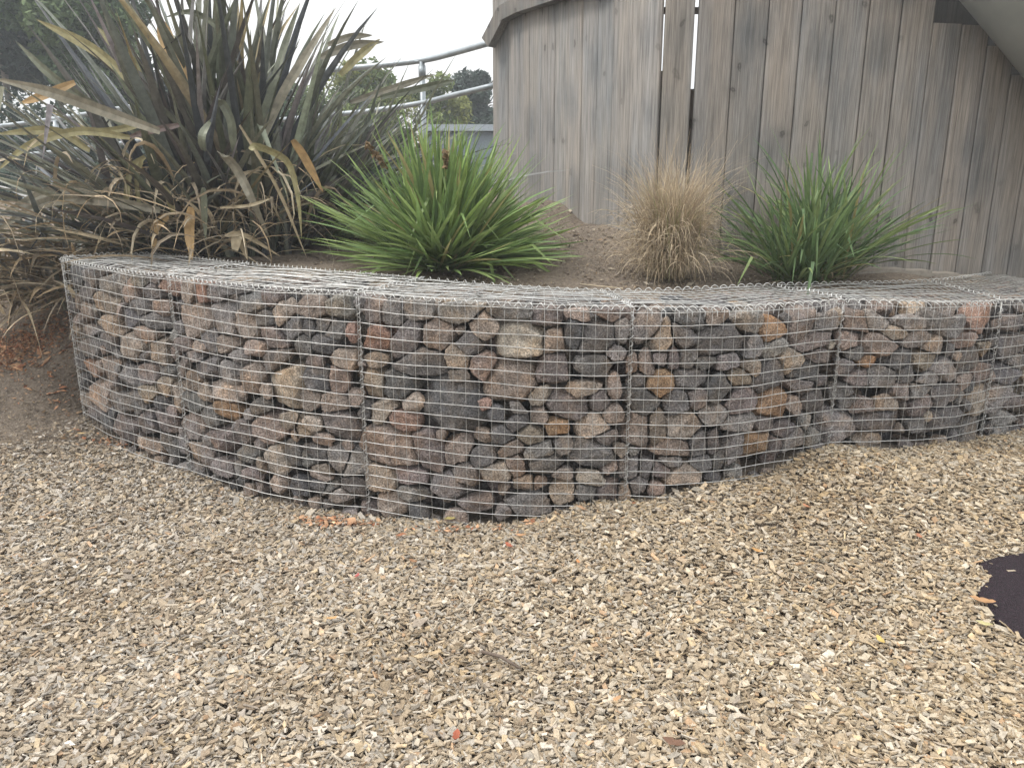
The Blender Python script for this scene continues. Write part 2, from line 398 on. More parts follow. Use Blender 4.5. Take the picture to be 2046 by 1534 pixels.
for k, args in enumerate([(88000, 11, 1.0, 4.4, 1.0, .0098, .008), (82000, 12, 1.0, 4.2, 1.0, .0092, .015), (7000, 13, 1.0, 4.3, 1.0, .0115, .020), (22000, 14, .8, 2.6, 1.0, .0090, .017)]):
    mb.add(*chip_field(*args))
# chips banked up against the wall's foot
g = np.random.default_rng(5)
tag(mb.build('wood_chips', M_CHIP), 'pale tan wood chip mulch covering the ground in front of the wall', 'wood chips', kind='stuff')

# rubber mat
bm_n = len(MPW); top = MPW.copy(); top[:, 2] = ground_z(top[:, 0], top[:, 1])+.012
V = np.vstack([top, top-[0, 0, .05]])
cxy = top.mean(0); Vc = np.vstack([V, [cxy]])
ri = np.arange(bm_n)
fs = [np.stack([ri, (ri+1) % bm_n, np.full(bm_n, 2*bm_n)], 1), np.stack([ri, ri+bm_n, (ri+1) % bm_n+bm_n, (ri+1) % bm_n], 1)]
tag(mesh_obj('rubber_mat', Vc, fs, M_RUBBER), 'dark purple black rubber crumb safety mat edge showing through the wood chips', 'rubber mat')

# ------------------------------------------------------------------ stones
ICO = {}
def ico(n):
    if n not in ICO:
        import bmesh
        bm = bmesh.new(); bmesh.ops.create_icosphere(bm, subdivisions=n, radius=1)
        ICO[n] = (np.array([v.co[:] for v in bm.verts]), np.array([[v.index for v in f.verts] for f in bm.faces])); bm.free()
    return ICO[n]
# traced from the photograph: zoom frames (scale, x0, y0), then cx,cy,w,h,angle,colour
TR = {
(.365, 600, 500): """385,330,110,130,0,p;495,350,105,150,0,m;630,325,170,130,10,m;865,335,280,130,-8,m;1140,340,240,110,5,m;1350,365,190,130,-30,p;1530,350,150,90,10,t;1690,352,200,70,0,p
415,490,145,165,-20,r;560,500,260,140,-52,m;740,470,180,170,35,b;995,425,140,150,0,b;925,520,150,120,20,g;1205,500,275,215,0,t;1395,500,110,130,0,b;1490,455,90,160,15,d;1640,490,220,200,0,g;1775,450,70,120,0,m
395,605,140,90,0,b;650,625,310,140,-5,g;850,595,140,140,30,t;990,640,120,150,10,b;1390,660,170,180,0,p;1615,645,280,130,0,g;1745,570,90,80,0,m;385,735,105,160,0,y;530,745,190,150,-10,g;860,688,110,60,0,g
1135,730,330,250,0,b;1560,760,230,80,-5,t;1730,755,80,150,0,b;430,890,200,120,-25,t;600,845,130,85,-50,t;830,870,370,340,15,d;1320,800,150,80,-40,b;1460,850,240,160,20,p;1645,830,110,120,0,p;1010,850,70,60,0,r
1065,895,90,90,0,d;1180,870,140,60,5,m;1190,950,130,90,-30,g;1310,915,90,100,0,b;1410,975,115,90,0,o;1715,910,100,110,0,b;1625,975,170,130,0,t;555,935,180,100,5,r;480,1075,315,250,15,b;695,1110,260,150,65,p
855,1105,150,170,20,b;1105,1020,130,110,0,d;1260,1025,140,115,0,y;1000,1140,170,130,-20,g;1150,1100,160,90,-30,b;1310,1110,170,90,0,m;1440,1080,100,90,0,m;1595,1115,290,170,10,g;1690,1040,110,70,0,p
1065,1225,170,110,0,t;1170,1190,140,80,70,b;1350,1180,170,130,-10,g;1225,1285,130,75,0,b;905,1230,140,120,20,p;435,1270,155,140,0,t;600,1250,190,100,0,p;795,1310,210,185,0,m;620,1345,170,80,5,m;490,1400,190,140,20,b
960,1400,190,100,0,p;1230,1395,300,110,5,g;1440,1330,130,120,0,b;1590,1265,140,90,15,t;1450,1235,100,75,0,m;1570,1330,110,85,0,m;1690,1330,130,130,0,p;640,1440,110,90,0,d;370,1430,100,90,0,p
50,335,150,115,0,b;205,320,160,120,0,m;30,420,80,90,0,d;155,430,160,100,0,g;110,515,150,150,0,d;270,460,60,120,0,r;225,605,140,125,0,b;60,610,90,70,0,p;205,715,100,150,5,b;80,715,110,150,0,d
50,825,110,110,0,b;180,840,160,100,0,b;300,820,80,110,0,b;200,960,230,170,10,p;50,960,110,80,0,t;110,1040,110,70,0,b;60,1130,130,120,0,g;235,1180,180,180,0,m;90,1235,130,90,0,b;120,1310,180,100,-15,g;270,1310,130,140,0,g""",
(.4135, 1200, 500): """225,385,180,125,-60,m;300,440,170,130,-60,t;415,420,120,95,40,g;590,445,225,185,0,g;455,340,130,100,0,g;585,330,110,60,0,b;740,350,110,100,0,m;860,398,130,110,0,o;1000,365,150,120,0,p;1110,355,100,95,0,m
755,475,120,85,-40,m;860,475,120,85,-40,m;1060,440,190,100,-15,p;945,540,110,120,0,t;1080,512,90,60,0,p;225,545,90,125,0,b;435,535,80,95,0,g;360,530,60,100,0,p;290,530,80,60,0,p;520,550,100,60,0,g;630,545,110,80,0,m
750,570,90,90,0,t;150,560,60,100,0,b;175,635,80,75,0,g;300,645,140,118,0,o;440,630,150,115,0,m;690,620,110,80,0,y;830,610,180,110,-50,g;1010,610,150,110,0,g;585,675,190,120,-50,d;200,735,200,130,25,g;375,738,130,115,0,g
480,720,100,100,0,p;700,745,180,115,-10,p;860,748,150,165,0,o;980,660,110,70,10,g;1040,740,160,110,-35,g;560,800,130,100,0,m;690,842,160,90,0,m;410,860,210,145,0,b;180,890,140,200,0,b;280,860,85,165,0,y;800,850,100,80,0,p
900,880,110,80,-40,g;350,970,210,115,20,b;770,935,140,135,0,o;650,970,160,80,-75,m;490,950,85,120,0,g;550,940,60,120,0,g;960,915,140,110,-10,m;865,940,70,85,0,p;1045,905,80,75,0,m;1170,870,165,185,0,m
135,1060,100,130,0,m;230,1060,80,95,0,m;290,1070,100,70,0,p;350,1030,90,60,0,g;410,1095,230,110,-25,b;500,1030,110,80,0,g;120,1180,60,95,0,t;190,1145,100,100,0,g;270,1160,90,70,0,p;580,1020,60,100,0,g
1250,345,140,90,10,b;1350,350,130,70,15,m;1440,402,150,65,20,t;1350,470,150,125,0,b;1215,440,90,85,0,b;1540,360,180,65,0,m;1640,350,150,90,0,m;1870,335,150,110,-30,r;1540,432,100,80,0,m;1640,460,130,90,10,b
1780,440,80,65,0,b;1740,385,120,90,0,m;1580,540,125,120,0,y;1470,530,110,90,0,d;1310,542,85,60,0,o;1250,505,90,60,0,g;1200,570,80,75,0,m;1680,590,125,110,0,m;1800,540,110,130,0,g;1860,600,90,100,0,p
1780,645,110,80,-40,b;1500,600,100,90,0,g;1380,620,120,80,0,m;1600,632,110,70,0,m;1250,625,90,85,0,p;1480,690,90,100,0,p;1560,675,100,70,0,m;1700,700,150,95,0,g;1850,725,80,160,0,y;1180,690,110,85,0,g
1570,755,150,110,-35,p;1390,748,110,75,0,b;1280,762,110,80,0,p;1200,740,70,60,0,g;1370,835,245,135,5,g;1680,820,150,110,0,d;1800,870,150,110,0,g;1540,850,100,65,0,g;1300,920,130,65,0,b
1990,360,90,65,0,g;1990,470,100,115,0,g;1990,600,100,95,0,d;1940,705,110,130,0,m;2030,735,80,75,0,p;1980,822,130,75,0,m;2035,540,60,70,0,m;1960,885,100,55,0,m""",
(.3423, 0, 500): """970,210,110,90,0,r;1075,240,120,110,20,t;1165,240,110,130,0,r;1330,222,180,75,0,m;1230,250,80,100,0,m;1420,312,195,100,5,m;1560,280,100,120,0,p;1620,375,140,110,-60,b;1800,350,170,110,10,b;1960,340,160,120,0,m
1115,405,215,230,0,b;1290,420,120,260,0,m;1430,440,120,200,0,t;1520,400,100,80,0,d;1700,462,200,120,-15,m;1870,440,90,80,0,g;1940,470,150,120,0,g;1580,522,200,120,35,p;1870,562,150,150,0,d;1760,570,85,150,0,g
1050,560,90,80,0,p;1300,552,110,120,0,b;1220,540,100,130,0,d;1140,572,70,60,0,t;1450,577,125,90,-10,b;1980,652,150,145,0,r;1590,632,235,105,-30,g;1370,622,90,85,0,m;1180,692,185,125,-15,g;1110,622,80,70,0,m
1050,690,150,60,-65,g;1310,720,90,115,0,m;1450,762,120,170,0,b;1810,650,90,62,0,p;1690,812,365,290,0,y;1860,762,110,165,0,d;1970,782,110,120,0,b;1300,842,200,130,0,t;1090,772,110,110,0,b;1180,842,120,85,35,b
1110,892,150,90,0,g;1030,860,70,180,0,b;1310,932,150,135,0,o;1200,972,160,115,20,m;1500,922,140,85,-35,g;1950,890,160,100,0,b;1530,1050,190,190,0,b;1100,1052,180,180,0,p;1060,1135,80,150,0,m;1660,1000,100,95,0,b
1400,1072,110,180,0,g;1290,1112,150,125,0,p;1760,1042,160,150,0,y;1960,1042,230,160,10,p;1890,1112,120,90,0,b;1420,1202,150,125,0,g;1590,1230,130,170,0,t;1290,1282,140,110,0,p;1450,1312,110,85,0,p;1700,1200,105,130,0,d
1800,1222,110,150,0,g;1860,1292,110,80,0,y;1980,1242,150,200,0,m;1600,1372,80,90,0,b;1740,1390,110,120,0,d;1850,1382,100,80,0,d;1980,1442,150,80,0,m;1130,1182,80,130,0,t;1190,1212,70,140,0,p;1130,1282,90,85,0,g;1050,1282,80,65,0,m
420,155,100,120,0,d;510,155,90,110,0,g;620,205,120,150,0,m;740,262,80,160,0,b;800,172,100,80,0,m;880,152,90,80,0,m;860,235,90,150,0,g;560,115,80,60,0,g;600,312,110,140,0,y;480,262,90,130,0,g;490,345,80,100,0,b;790,335,150,100,0,g
400,335,60,100,0,d;640,442,150,130,0,y;740,405,120,120,0,d;870,412,150,130,0,g;440,402,100,65,0,p;510,472,80,60,0,m;930,342,100,90,0,b;720,560,180,210,0,b;610,542,90,130,0,m;500,572,110,120,0,g;830,492,110,90,0,b
900,592,130,150,0,y;510,682,80,90,0,r;610,702,90,120,0,b;720,742,120,115,0,m;850,732,120,130,0,p;940,802,100,130,0,y;460,772,80,100,0,d;560,862,150,180,0,b;690,900,100,110,0,m;860,842,100,110,0,y;780,905,100,160,0,g;920,892,90,80,0,d
840,1002,140,180,0,g;940,1012,110,160,0,p;700,1032,150,130,0,p;600,1002,80,70,0,d;970,1142,110,140,0,g;880,1152,90,80,0,b;540,952,80,80,0,g;450,655,80,90,0,g;470,880,70,90,0,b""",
}
PAL = {'d': (.135, .138, .145), 'g': (.18, .174, .170), 'm': (.25, .238, .228), 'p': (.245, .208, .195), 'b': (.33, .266, .212), 't': (.40, .335, .262), 'r': (.33, .225, .18), 'o': (.34, .235, .145), 'y': (.32, .265, .195)}
CNAME = {'d': 'charcoal grey', 'g': 'dark grey', 'm': 'mid grey', 'p': 'purplish brown', 'b': 'brown', 't': 'pale tan', 'r': 'reddish brown', 'o': 'rusty orange', 'y': 'olive tan'}
def on_wall(px, py):
    a = (px-1023)/F; b_ = (767-py)/F; dy = cp+b_*sp; dz = (-sp+b_*cp)/dy
    X = a/dy*FC[:, 1]; k = np.argmin(abs(X-FC[:, 0])); 
    return US[k], HC+dz*FC[k, 1], FC[k, 1]
seeds = []      # u, pos, T,N,Z frame, radii(3), angle, colour, kind
def frame(u):
    e = 1e-2; p0 = wallpt(max(u-e, 0), 0)[0]; p1 = wallpt(min(u+e, NB), 0)[0]
    T = p1-p0; T[2] = 0; T /= np.linalg.norm(T); N = np.array([-T[1], T[0], 0]); return T, N      # N points into the wall
for (sc_, x0, y0), txt in TR.items():
    for q in txt.replace('\n', ';').split(';'):
        if not q.strip(): continue
        cx, cy, w_, h_, an, cc = q.split(','); cx, cy, w_, h_, an = map(float, (cx, cy, w_, h_, an))
        px, py = x0+cx*sc_, y0+cy*sc_
        u, z, Yd = on_wall(px, py); T, N = frame(u)
        view = np.array([(px-1023)/F, 1.0]); view /= np.linalg.norm(view)
        cosv = abs(N[:2]@view); k = Yd/F*sc_
        a_ = R(-an)
        rx, rz = w_*k/2, h_*k/2
        if abs(an) < 20: rx /= max(cosv, .5)
        rx, rz = rx*1.07, rz*1.07
        rd = min(rx, rz)*.85+.25*max(rx, rz)*.3
        base = wallpt(u, 0)[0]; p = base+N*(rd*.92+.008); p[2] = z
        if any(np.linalg.norm(p-s['p']) < .02 for s in seeds): continue
        A1 = T*math.cos(a_)+np.array([0, 0, 1])*math.sin(a_); A2 = -T*math.sin(a_)+np.array([0, 0, 1])*math.cos(a_)
        seeds.append(dict(u=u, p=p, A=np.stack([A1, A2, N]), r=np.array([rx, rz, rd]), c=cc, k='front'))
def rand_seed(u, wd, drop, r, kind):
    T, N = frame(u); p = wallpt(u, wd)[0]; p[2] -= drop
    an = rng.uniform(-.6, .6); A1 = T*math.cos(an)+np.array([0, 0, 1])*math.sin(an); A2 = -T*math.sin(an)+np.array([0, 0, 1])*math.cos(an)
    rr = r*np.exp(rng.normal(0, .22, 3)); rr *= r/rr.mean()
    if kind == 'front': p = p+N*0
    return dict(u=u, p=p, A=np.stack([A1, A2, N]), r=rr, c=rng.choice(list('dgggmmmmppbbbbty'), p=None), k=kind)
def try_fill(n, fu, fw, fd, fr, kind, tol):
    for _ in range(n):
        u = fu(); wd = fw(); dr = fd(); r = fr(); s_ = rand_seed(u, wd, dr, r, kind)
        Pm = np.array([q['p'] for q in seeds]); Rm = np.array([q['r'].mean() for q in seeds])
        if (np.linalg.norm(Pm-s_['p'], axis=1) < (Rm+r)*tol).any(): continue
        # never in front of a traced stone's face
        seeds.append(s_)
U_ = rng.uniform
ntr = len(seeds)
try_fill(1100, lambda: U_(0.02, 6), lambda: U_(.02, .05), lambda: U_(.04, 1.0), lambda: U_(.018, .036), 'front', .93)
try_fill(1500, lambda: U_(0.02, 6), lambda: U_(.07, .42), lambda: U_(.035, .075), lambda: U_(.04, .065), 'top', .80)
try_fill(2200, lambda: U_(0.03, 6), lambda: U_(.135, .24), lambda: U_(.08, 1.0), lambda: U_(.045, .06), 'inner', .78)
PS = np.array([s['p'] for s in seeds]); RS = np.array([s['r'].mean() for s in seeds])
gbase = ground_z(FC[:, 0]-0, FC[:, 1]-.05)
def stone_mesh(i, sub):
    s = seeds[i]; D, Fc = ico(sub); A, r = s['A'], s['r']
    inv = A.T@np.diag(1/r**2)@A
    Kt = 90.0
    den = np.zeros(len(D))
    ell = np.sqrt(np.einsum('ij,jk,ik->i', D, inv, D))          # 1/ellipsoid radius
    den += (ell/1.5)**Kt
    dist = np.linalg.norm(PS-s['p'], axis=1)
    for j in np.where((dist < (RS+RS[i])*2.1+.02) & (dist > 1e-6))[0]:
        q = seeds[j]; dv = q['p']-s['p']; L = dist[j]; e = dv/L
        invj = q['A'].T@np.diag(1/q['r']**2)@q['A']
        ri = 1/math.sqrt(e@inv@e); rj = 1/math.sqrt(e@invj@e)
        n_ = (inv+invj)@dv; n_ /= np.linalg.norm(n_)
        if n_@e < .55: n_ = n_+e; n_ /= np.linalg.norm(n_)
        f_ = ri/(ri+rj); pt = (n_@e)*L*f_-.003
        den += np.clip(D@n_/max(pt, .006), 0, None)**Kt
    rg = np.random.default_rng(1000+i)
    for ax_ in range(3):                                        # a blocky lump ...
        for sg_ in (-1, 1):
            n_ = sg_*A[ax_]+rg.normal(0, .30, 3); n_ /= np.linalg.norm(n_)
            den += np.clip(D@n_/(r[ax_]*rg.uniform(.90, 1.08)), 0, None)**Kt
    for _ in range(4):                                          # ... with broken corners
        n_ = rg.normal(size=3); n_ /= np.linalg.norm(n_)
        sup = 1/math.sqrt(n_@inv@n_)
        ext = sum(abs(n_@A[q])*r[q] for q in range(3))
        den += np.clip(D@n_/((.5*ext+.5/math.sqrt(n_@inv@n_))*rg.uniform(.82, 1.08)), 0, None)**Kt
    # the basket's face and lid
    T, N = frame(s['u']); fp = wallpt(s['u'], 0)[0]
    dn = (s['p']-fp)@N-.010; nf = -N+(rg.normal(0, .20, 3) if s['k'] == 'front' else 0); nf /= np.linalg.norm(nf); den += np.clip(D@nf/max(dn*1.02, .012), 0, None)**Kt; den += np.clip(D@(-N)/max(dn+.006, .014), 0, None)**Kt
    dt = fp[2]-s['p'][2]-.006; den += np.clip(D[:, 2]/max(dt, .012), 0, None)**Kt
    rad = den**(-1/Kt)
    off = Vector(rg.uniform(-50, 50, 3))
    m = r.mean(); nz = np.empty(len(D)); ff = 1.0/m
    Vv = D*rad[:, None]
    if sub >= 3:
        for k, v in enumerate(Vv):
            w0 = Vector(v)*ff+off; nz[k] = noise.noise(w0*1.3)*.11+noise.noise(w0*4)*.055+(noise.noise(w0*9)*.022 if sub > 3 else 0)
    else: nz[:] = 0
    return s['p']+Vv*(1+nz)[:, None], Fc
front_ids = [i for i, s in enumerate(seeds) if s['k'] == 'front']
# keep only stones showing above the chips
def base_z(u): return float(np.interp(u, US, gbase))
vis = [i for i in front_ids if seeds[i]['p'][2]+seeds[i]['r'][1] > base_z(seeds[i]['u'])+.01 and seeds[i]['u'] < 5.35]
tops = [i for i, s in enumerate(seeds) if s['k'] == 'top' and s['u'] < 5.35]
size = {i: seeds[i]['r'][0]*seeds[i]['r'][1]/seeds[i]['p'][1]**2*(1.0 if seeds[i]['k'] == 'front' else .28) for i in vis+tops}
chosen = sorted(size, key=lambda i: -size[i])[:300]
ORD = ['first', 'second', 'third', 'fourth', 'fifth', 'sixth', 'seventh', 'eighth', 'ninth', 'tenth', 'eleventh', 'twelfth', 'thirteenth', 'fourteenth', 'fifteenth', 'sixteenth', 'seventeenth', 'eighteenth', 'nineteenth', 'twentieth'] + ['%dth' % k for k in range(21, 60)]
BN = ['leftmost', 'second', 'third', 'fourth', 'fifth', 'rightmost']
LN = ['top layer', 'second layer down', 'third layer down', 'fourth layer down', 'fifth layer down', 'bottom layer']
slots = {}
for i in chosen:
    s = seeds[i]; bk = min(int(s['u']), 5)
    tz = wallpt(s['u'], 0)[0][2]
    if s['k'] == 'top': lay = 'lid'
    else: lay = int(np.clip((tz-s['p'][2])/max(tz-base_z(s['u']), .3)*6, 0, 5))
    slots.setdefault((bk, lay), []).append(i)
big_r = np.quantile([RS[i] for i in chosen], .82); sm_r = np.quantile([RS[i] for i in chosen], .3)
def stone_tint(i):
    s = seeds[i]; rg = np.random.default_rng(i); c_ = np.array(PAL[s['c']])*math.exp(rg.normal(0, .13)); gr = c_.mean(); return (gr+(c_-gr)*(.9 if s['c'] in 'or' else .66))*np.array([1.10, 1.06, 1.055])*1.09*(1+rg.normal(0, .012, 3))
for (bk, lay), ids in slots.items():
    ids.sort(key=lambda i: seeds[i]['u'])
    for n_, i in enumerate(ids):
        V, Fc = stone_mesh(i, 4 if RS[i] > .042 else 3)
        o = mesh_obj('stone', V, Fc, M_ROCK, None, stone_tint(i), False)
        sz = 'large ' if RS[i] >= big_r else ('small ' if RS[i] <= sm_r else '')
        where = ('under the wire lid' if lay == 'lid' else LN[lay])
        tag(o, '%s%s stone, %s from left, %s of the %s basket' % (sz, CNAME[seeds[i]['c']], ORD[n_], where, BN[bk]), 'stone', 'stones filling the wire baskets')
rest = MB(); cs = set(chosen)
for i, s in enumerate(seeds):
    if i in cs: continue
    if s['p'][2]+s['r'][1] < base_z(s['u'])-.05: continue
    V, Fc = stone_mesh(i, 3 if s['k'] != 'inner' else 2); rest.add(V, Fc, stone_tint(i))
tag(rest.build('rubble_stones', M_ROCK, None, False), 'smaller grey and brown rubble stones packed between and behind the larger ones', 'rubble', kind='stuff')

# ------------------------------------------------------------------ wire baskets
WR = .0016
def helix(path, r, pitch, rot=0):
    path = np.asarray(path); seg = np.linalg.norm(np.diff(path, axis=0), axis=1); L = np.concatenate([[0], np.cumsum(seg)])
    n = max(int(L[-1]/pitch*9), 8); tt = np.linspace(0, L[-1], n)
    C_ = np.stack([np.interp(tt, L, path[:, k]) for k in range(3)], 1)
    T = np.gradient(C_, axis=0); T /= np.linalg.norm(T, axis=1)[:, None]
    ref = np.array([0, 0, 1.]) if abs(T[:, 2]).mean() < .8 else np.array([1., 0, 0])
    A = np.cross(T, ref); A /= np.linalg.norm(A, axis=1)[:, None]; B = np.cross(T, A)
    ph = tt/pitch*2*np.pi+rot; jr = r*(1+.12*np.sin(tt*37))
    return C_+A*(jr*np.cos(ph))[:, None]+B*(jr*np.sin(ph))[:, None]
BLAB = ['leftmost wire gabion basket of dark stones beside the flax and the bare earth', 'second gabion basket from the left, with a big tan stone at its right',
        'third gabion basket from the left, with a big dark stone in its middle', 'fourth gabion basket from the left, in front of the dry grass tuft',
        'fifth gabion basket from the left, in front of the timber wall', 'rightmost gabion basket, cut off by the edge of the photo']
for k in range(NB):
    root = empty('gabion_basket', tuple(FJ[k]*.5+FJ[k+1]*.5-np.array([0, 0, 1.0])), BLAB[k], 'gabion basket', 'wire gabion baskets forming the curved wall')
    u0, u1 = k+.004, k+.996
    ncol = [17, 20, 22, 19, 19, 19][k]; uu = np.linspace(u0, u1, 41)
    rg = np.random.default_rng(40+k)
    def sag(u, dr, amp=.011): return np.array([noise.noise(Vector((a*4, dr*5, k*3.3)))*amp for a in np.atleast_1d(u)])
    m = MB(); nr = 20; sp_z = .0505
    for j in range(nr):                                   # horizontal wires, outermost
        dr = .012+j*sp_z+rg.normal(0, .0012)
        pth = wallpt(uu, -.002, drop=dr+.003*np.sin(uu*9+j*.3)+np.array([noise.noise(Vector((a*7, j*.9, k)))*.004 for a in uu])); N_ = np.array([frame(a)[1] for a in uu])
        pth = pth+N_*(sag(uu, dr)[:, None])
        m.tube(pth, WR, 6)
    m.build('horizontal_wires', M_WIRE, root, True)
    m = MB()
    for j in range(ncol+1):
        u = u0+(u1-u0)*j/ncol; dr = np.linspace(0, 1.0, 20)
        pth = np.array([wallpt(u+rg.normal(0, .0006), .003, drop=d)[0] for d in dr]); _, N1 = frame(u)
        pth = pth+N1[None]*np.array([sag(u, d)[0] for d in dr])[:, None]
        m.tube(pth, WR*.52, 6)
    m.build('vertical_wires', M_WIRE, root, True)
    # lid: wires along and across; sagging between stones, a little rucked
    m = MB()
    def lid(u, wd, ph=0):
        p = wallpt(u, wd)
        d = np.array([noise.noise(Vector((a*3.1, b_*7, 9+k+ph)))*.016 for a, b_ in zip(np.atleast_1d(u), np.broadcast_to(wd, np.atleast_1d(u).shape))])
        edge = np.clip(np.minimum(np.broadcast_to(wd, d.shape), .47-np.broadcast_to(wd, d.shape))/.06, 0, 1)
        p[:, 2] += .010+d*edge; return p
    for j in range(10): m.tube(lid(uu, .47*j/9), WR, 6)
    for j in range(ncol+1):
        u = u0+(u1-u0)*j/ncol; wds = np.linspace(0, .47, 10); pth = lid(np.full(10, u), wds); pth[:, 2] -= .004
        if k >= 3 and 0 < j < ncol:                       # lid wires hooked down over the front
            dn = np.array([wallpt(u+.012, -.012, drop=d)[0] for d in (.055, .03, .005)]); pth = np.vstack([dn, pth])
        m.tube(pth, WR*.95, 6)
    # second, overlapping lid mesh laid askew
    if True:
        for j in range(13):
            t0 = j/12; sk = .06+.02*k
            ua = np.linspace(max(u0, k-.0), u1, 24); wv = np.clip(.02+.44*t0+sk*np.sin((ua-k)*math.pi*.9-.7), 0, .47)
            if k < 3 and j % 3 == 1: m.tube(lid(ua, wv, 2)+[0, 0, .006], WR, 5)
        for j in range(ncol-1):
            u = u0+(u1-u0)*(j+.5)/ncol; wds = np.linspace(0.0, .47, 9); uj = np.clip(u+(wds-.2)*(.25 if k < 3 else -.2), u0, u1)
            if k < 3 and j % 3 == 1: m.tube(lid(uj, wds, 2)+[0, 0, .004], WR, 5)
    m.build('lid_mesh', M_WIRE, root, True)
    pit = [.027, .03, .042, .048, .048, .048][k]
    m = MB()
    fu = np.linspace(u0, u1, 40)
    m.tube(helix(wallpt(fu, 0)+[0, 0, .004], .010, pit), WR*1.15, 5); m.build('front_edge_spiral', M_WIRE, root, True)
    m = MB(); m.tube(helix(lid(fu, .47)+[0, 0, .002], .010, pit, 1), WR*1.1, 5); m.build('back_edge_spiral', M_WIRE, root, True)
    m = MB(); wds = np.linspace(.0, .47, 12)
    m.tube(helix(lid(np.full(12, u0), wds)+[0, 0, .003], .009, .03), WR*1.1, 5)
    dr = np.linspace(.01, 1.0, 12); jp = np.array([wallpt(k+0.0, .004, drop=d)[0] for d in dr])
    m.tube(helix(jp, .009, .034), WR*.85, 5)
    m.tube(jp+np.array([.004, .004, 0]), WR*.7, 5)
    m.build('joint_spiral', M_WIRE, root, True)
    if k == 0:                                            # end panel and its corner
        m = MB()
        for j in range(20): m.tube(np.array([wallpt(0.0, wd, drop=.012+j*sp_z)[0] for wd in np.linspace(0, .47, 5)]), WR, 5)
        for j in range(10): m.tube(np.array([wallpt(0.0, .47*j/9, drop=d)[0] for d in np.linspace(0, 1.0, 5)]), WR, 5)
        m.build('end_mesh', M_WIRE, root, True)

# ------------------------------------------------------------------ strappy plants
def blades(mb, specs, fold=.3, nseg=9):
    """specs: base, az, tilt, length, droop, width, colour0, colour1, twist, kink"""
    for (b0, az_, ti, L, dr, wd, c0, c1, tw, kink, tipf) in specs:
        ts = np.linspace(0, 1, nseg+1); p = np.array(b0, dtype=float); pts = [p.copy()]; dirs = []
        for q in range(nseg):
            t_ = (q+.5)/nseg; a = ti+dr*t_**1.6
            if kink and t_ > kink[0]: a = kink[1]
            d = np.array([math.sin(a)*math.cos(az_), math.sin(a)*math.sin(az_), math.cos(a)]); dirs.append(d)
            p = p+d*L/nseg; pts.append(p.copy())
        dirs.append(dirs[-1]); pts = np.array(pts); dirs = np.array(dirs)
        sidev = np.array([-math.sin(az_), math.cos(az_), 0])
        W = wd*.5*np.minimum(1, .55+1.3*ts)*np.clip((1-ts)/tipf, 0, 1)**.8
        W[-1] = .0003
        nrm = np.cross(dirs, sidev); tt = tw*ts
        sv = sidev[None]*np.cos(tt)[:, None]+nrm*np.sin(tt)[:, None]; nn = np.cross(dirs, sv)
        l = pts+sv*W[:, None]+nn*(W*fold)[:, None]; r_ = pts-sv*W[:, None]+nn*(W*fold)[:, None]
        V = np.stack([l, pts, r_], 1).reshape(-1, 3)
        i = np.arange(nseg)*3
        Fq = np.concatenate([np.stack([i, i+1, i+4, i+3], 1), np.stack([i+1, i+2, i+5, i+4], 1)])
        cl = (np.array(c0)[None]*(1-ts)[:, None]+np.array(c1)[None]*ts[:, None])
        mb.add(V, Fq, np.repeat(cl, 3, axis=0))
def strap(mb, pts, wd, col, col2=None, fold=.25, axis_=None):
    """a leaf along given world points, face turned to the front"""
    pts = np.array([list(p) for p in pts], dtype=float)
    n = 14; L = np.linspace(0, len(pts)-1, n)
    C_ = cr(pts, L) if len(pts) > 2 else pts[0]+(pts[-1]-pts[0])*np.linspace(0, 1, n)[:, None]
    T = np.gradient(C_, axis=0); T /= np.linalg.norm(T, axis=1)[:, None]
    sv = np.cross(T, np.array([.25, 1., .15])); sv /= np.linalg.norm(sv, axis=1)[:, None]; nn = np.cross(T, sv)
    ts = np.linspace(0, 1, n); W = wd*.5*np.minimum(1, .6+2*ts)*np.clip((1-ts)/.35, 0, 1)**.7; W[-1] = .0004
    V = np.stack([C_+sv*W[:, None]+nn*(W*fold)[:, None], C_, C_-sv*W[:, None]+nn*(W*fold)[:, None]], 1).reshape(-1, 3)
    i = np.arange(n-1)*3
    cl = np.array(col)[None]*(1-ts)[:, None]+np.array(col2 if col2 is not None else col)[None]*ts[:, None]
    mb.add(V, np.concatenate([np.stack([i, i+1, i+4, i+3], 1), np.stack([i+1, i+2, i+5, i+4], 1)]), np.repeat(cl, 3, axis=0))
def pick(rg, pal, j=.12): return np.array(pal[rg.integers(len(pal))])*math.exp(rg.normal(0, j))

FLX = [(.10, .112, .095), (.115, .115, .11), (.14, .145, .11), (.085, .095, .105), (.165, .168, .125), (.11, .10, .10), (.11, .125, .09)]
DEAD = [(.33, .275, .19), (.27, .22, .155), (.42, .36, .26), (.20, .165, .12), (.34, .26, .165)]
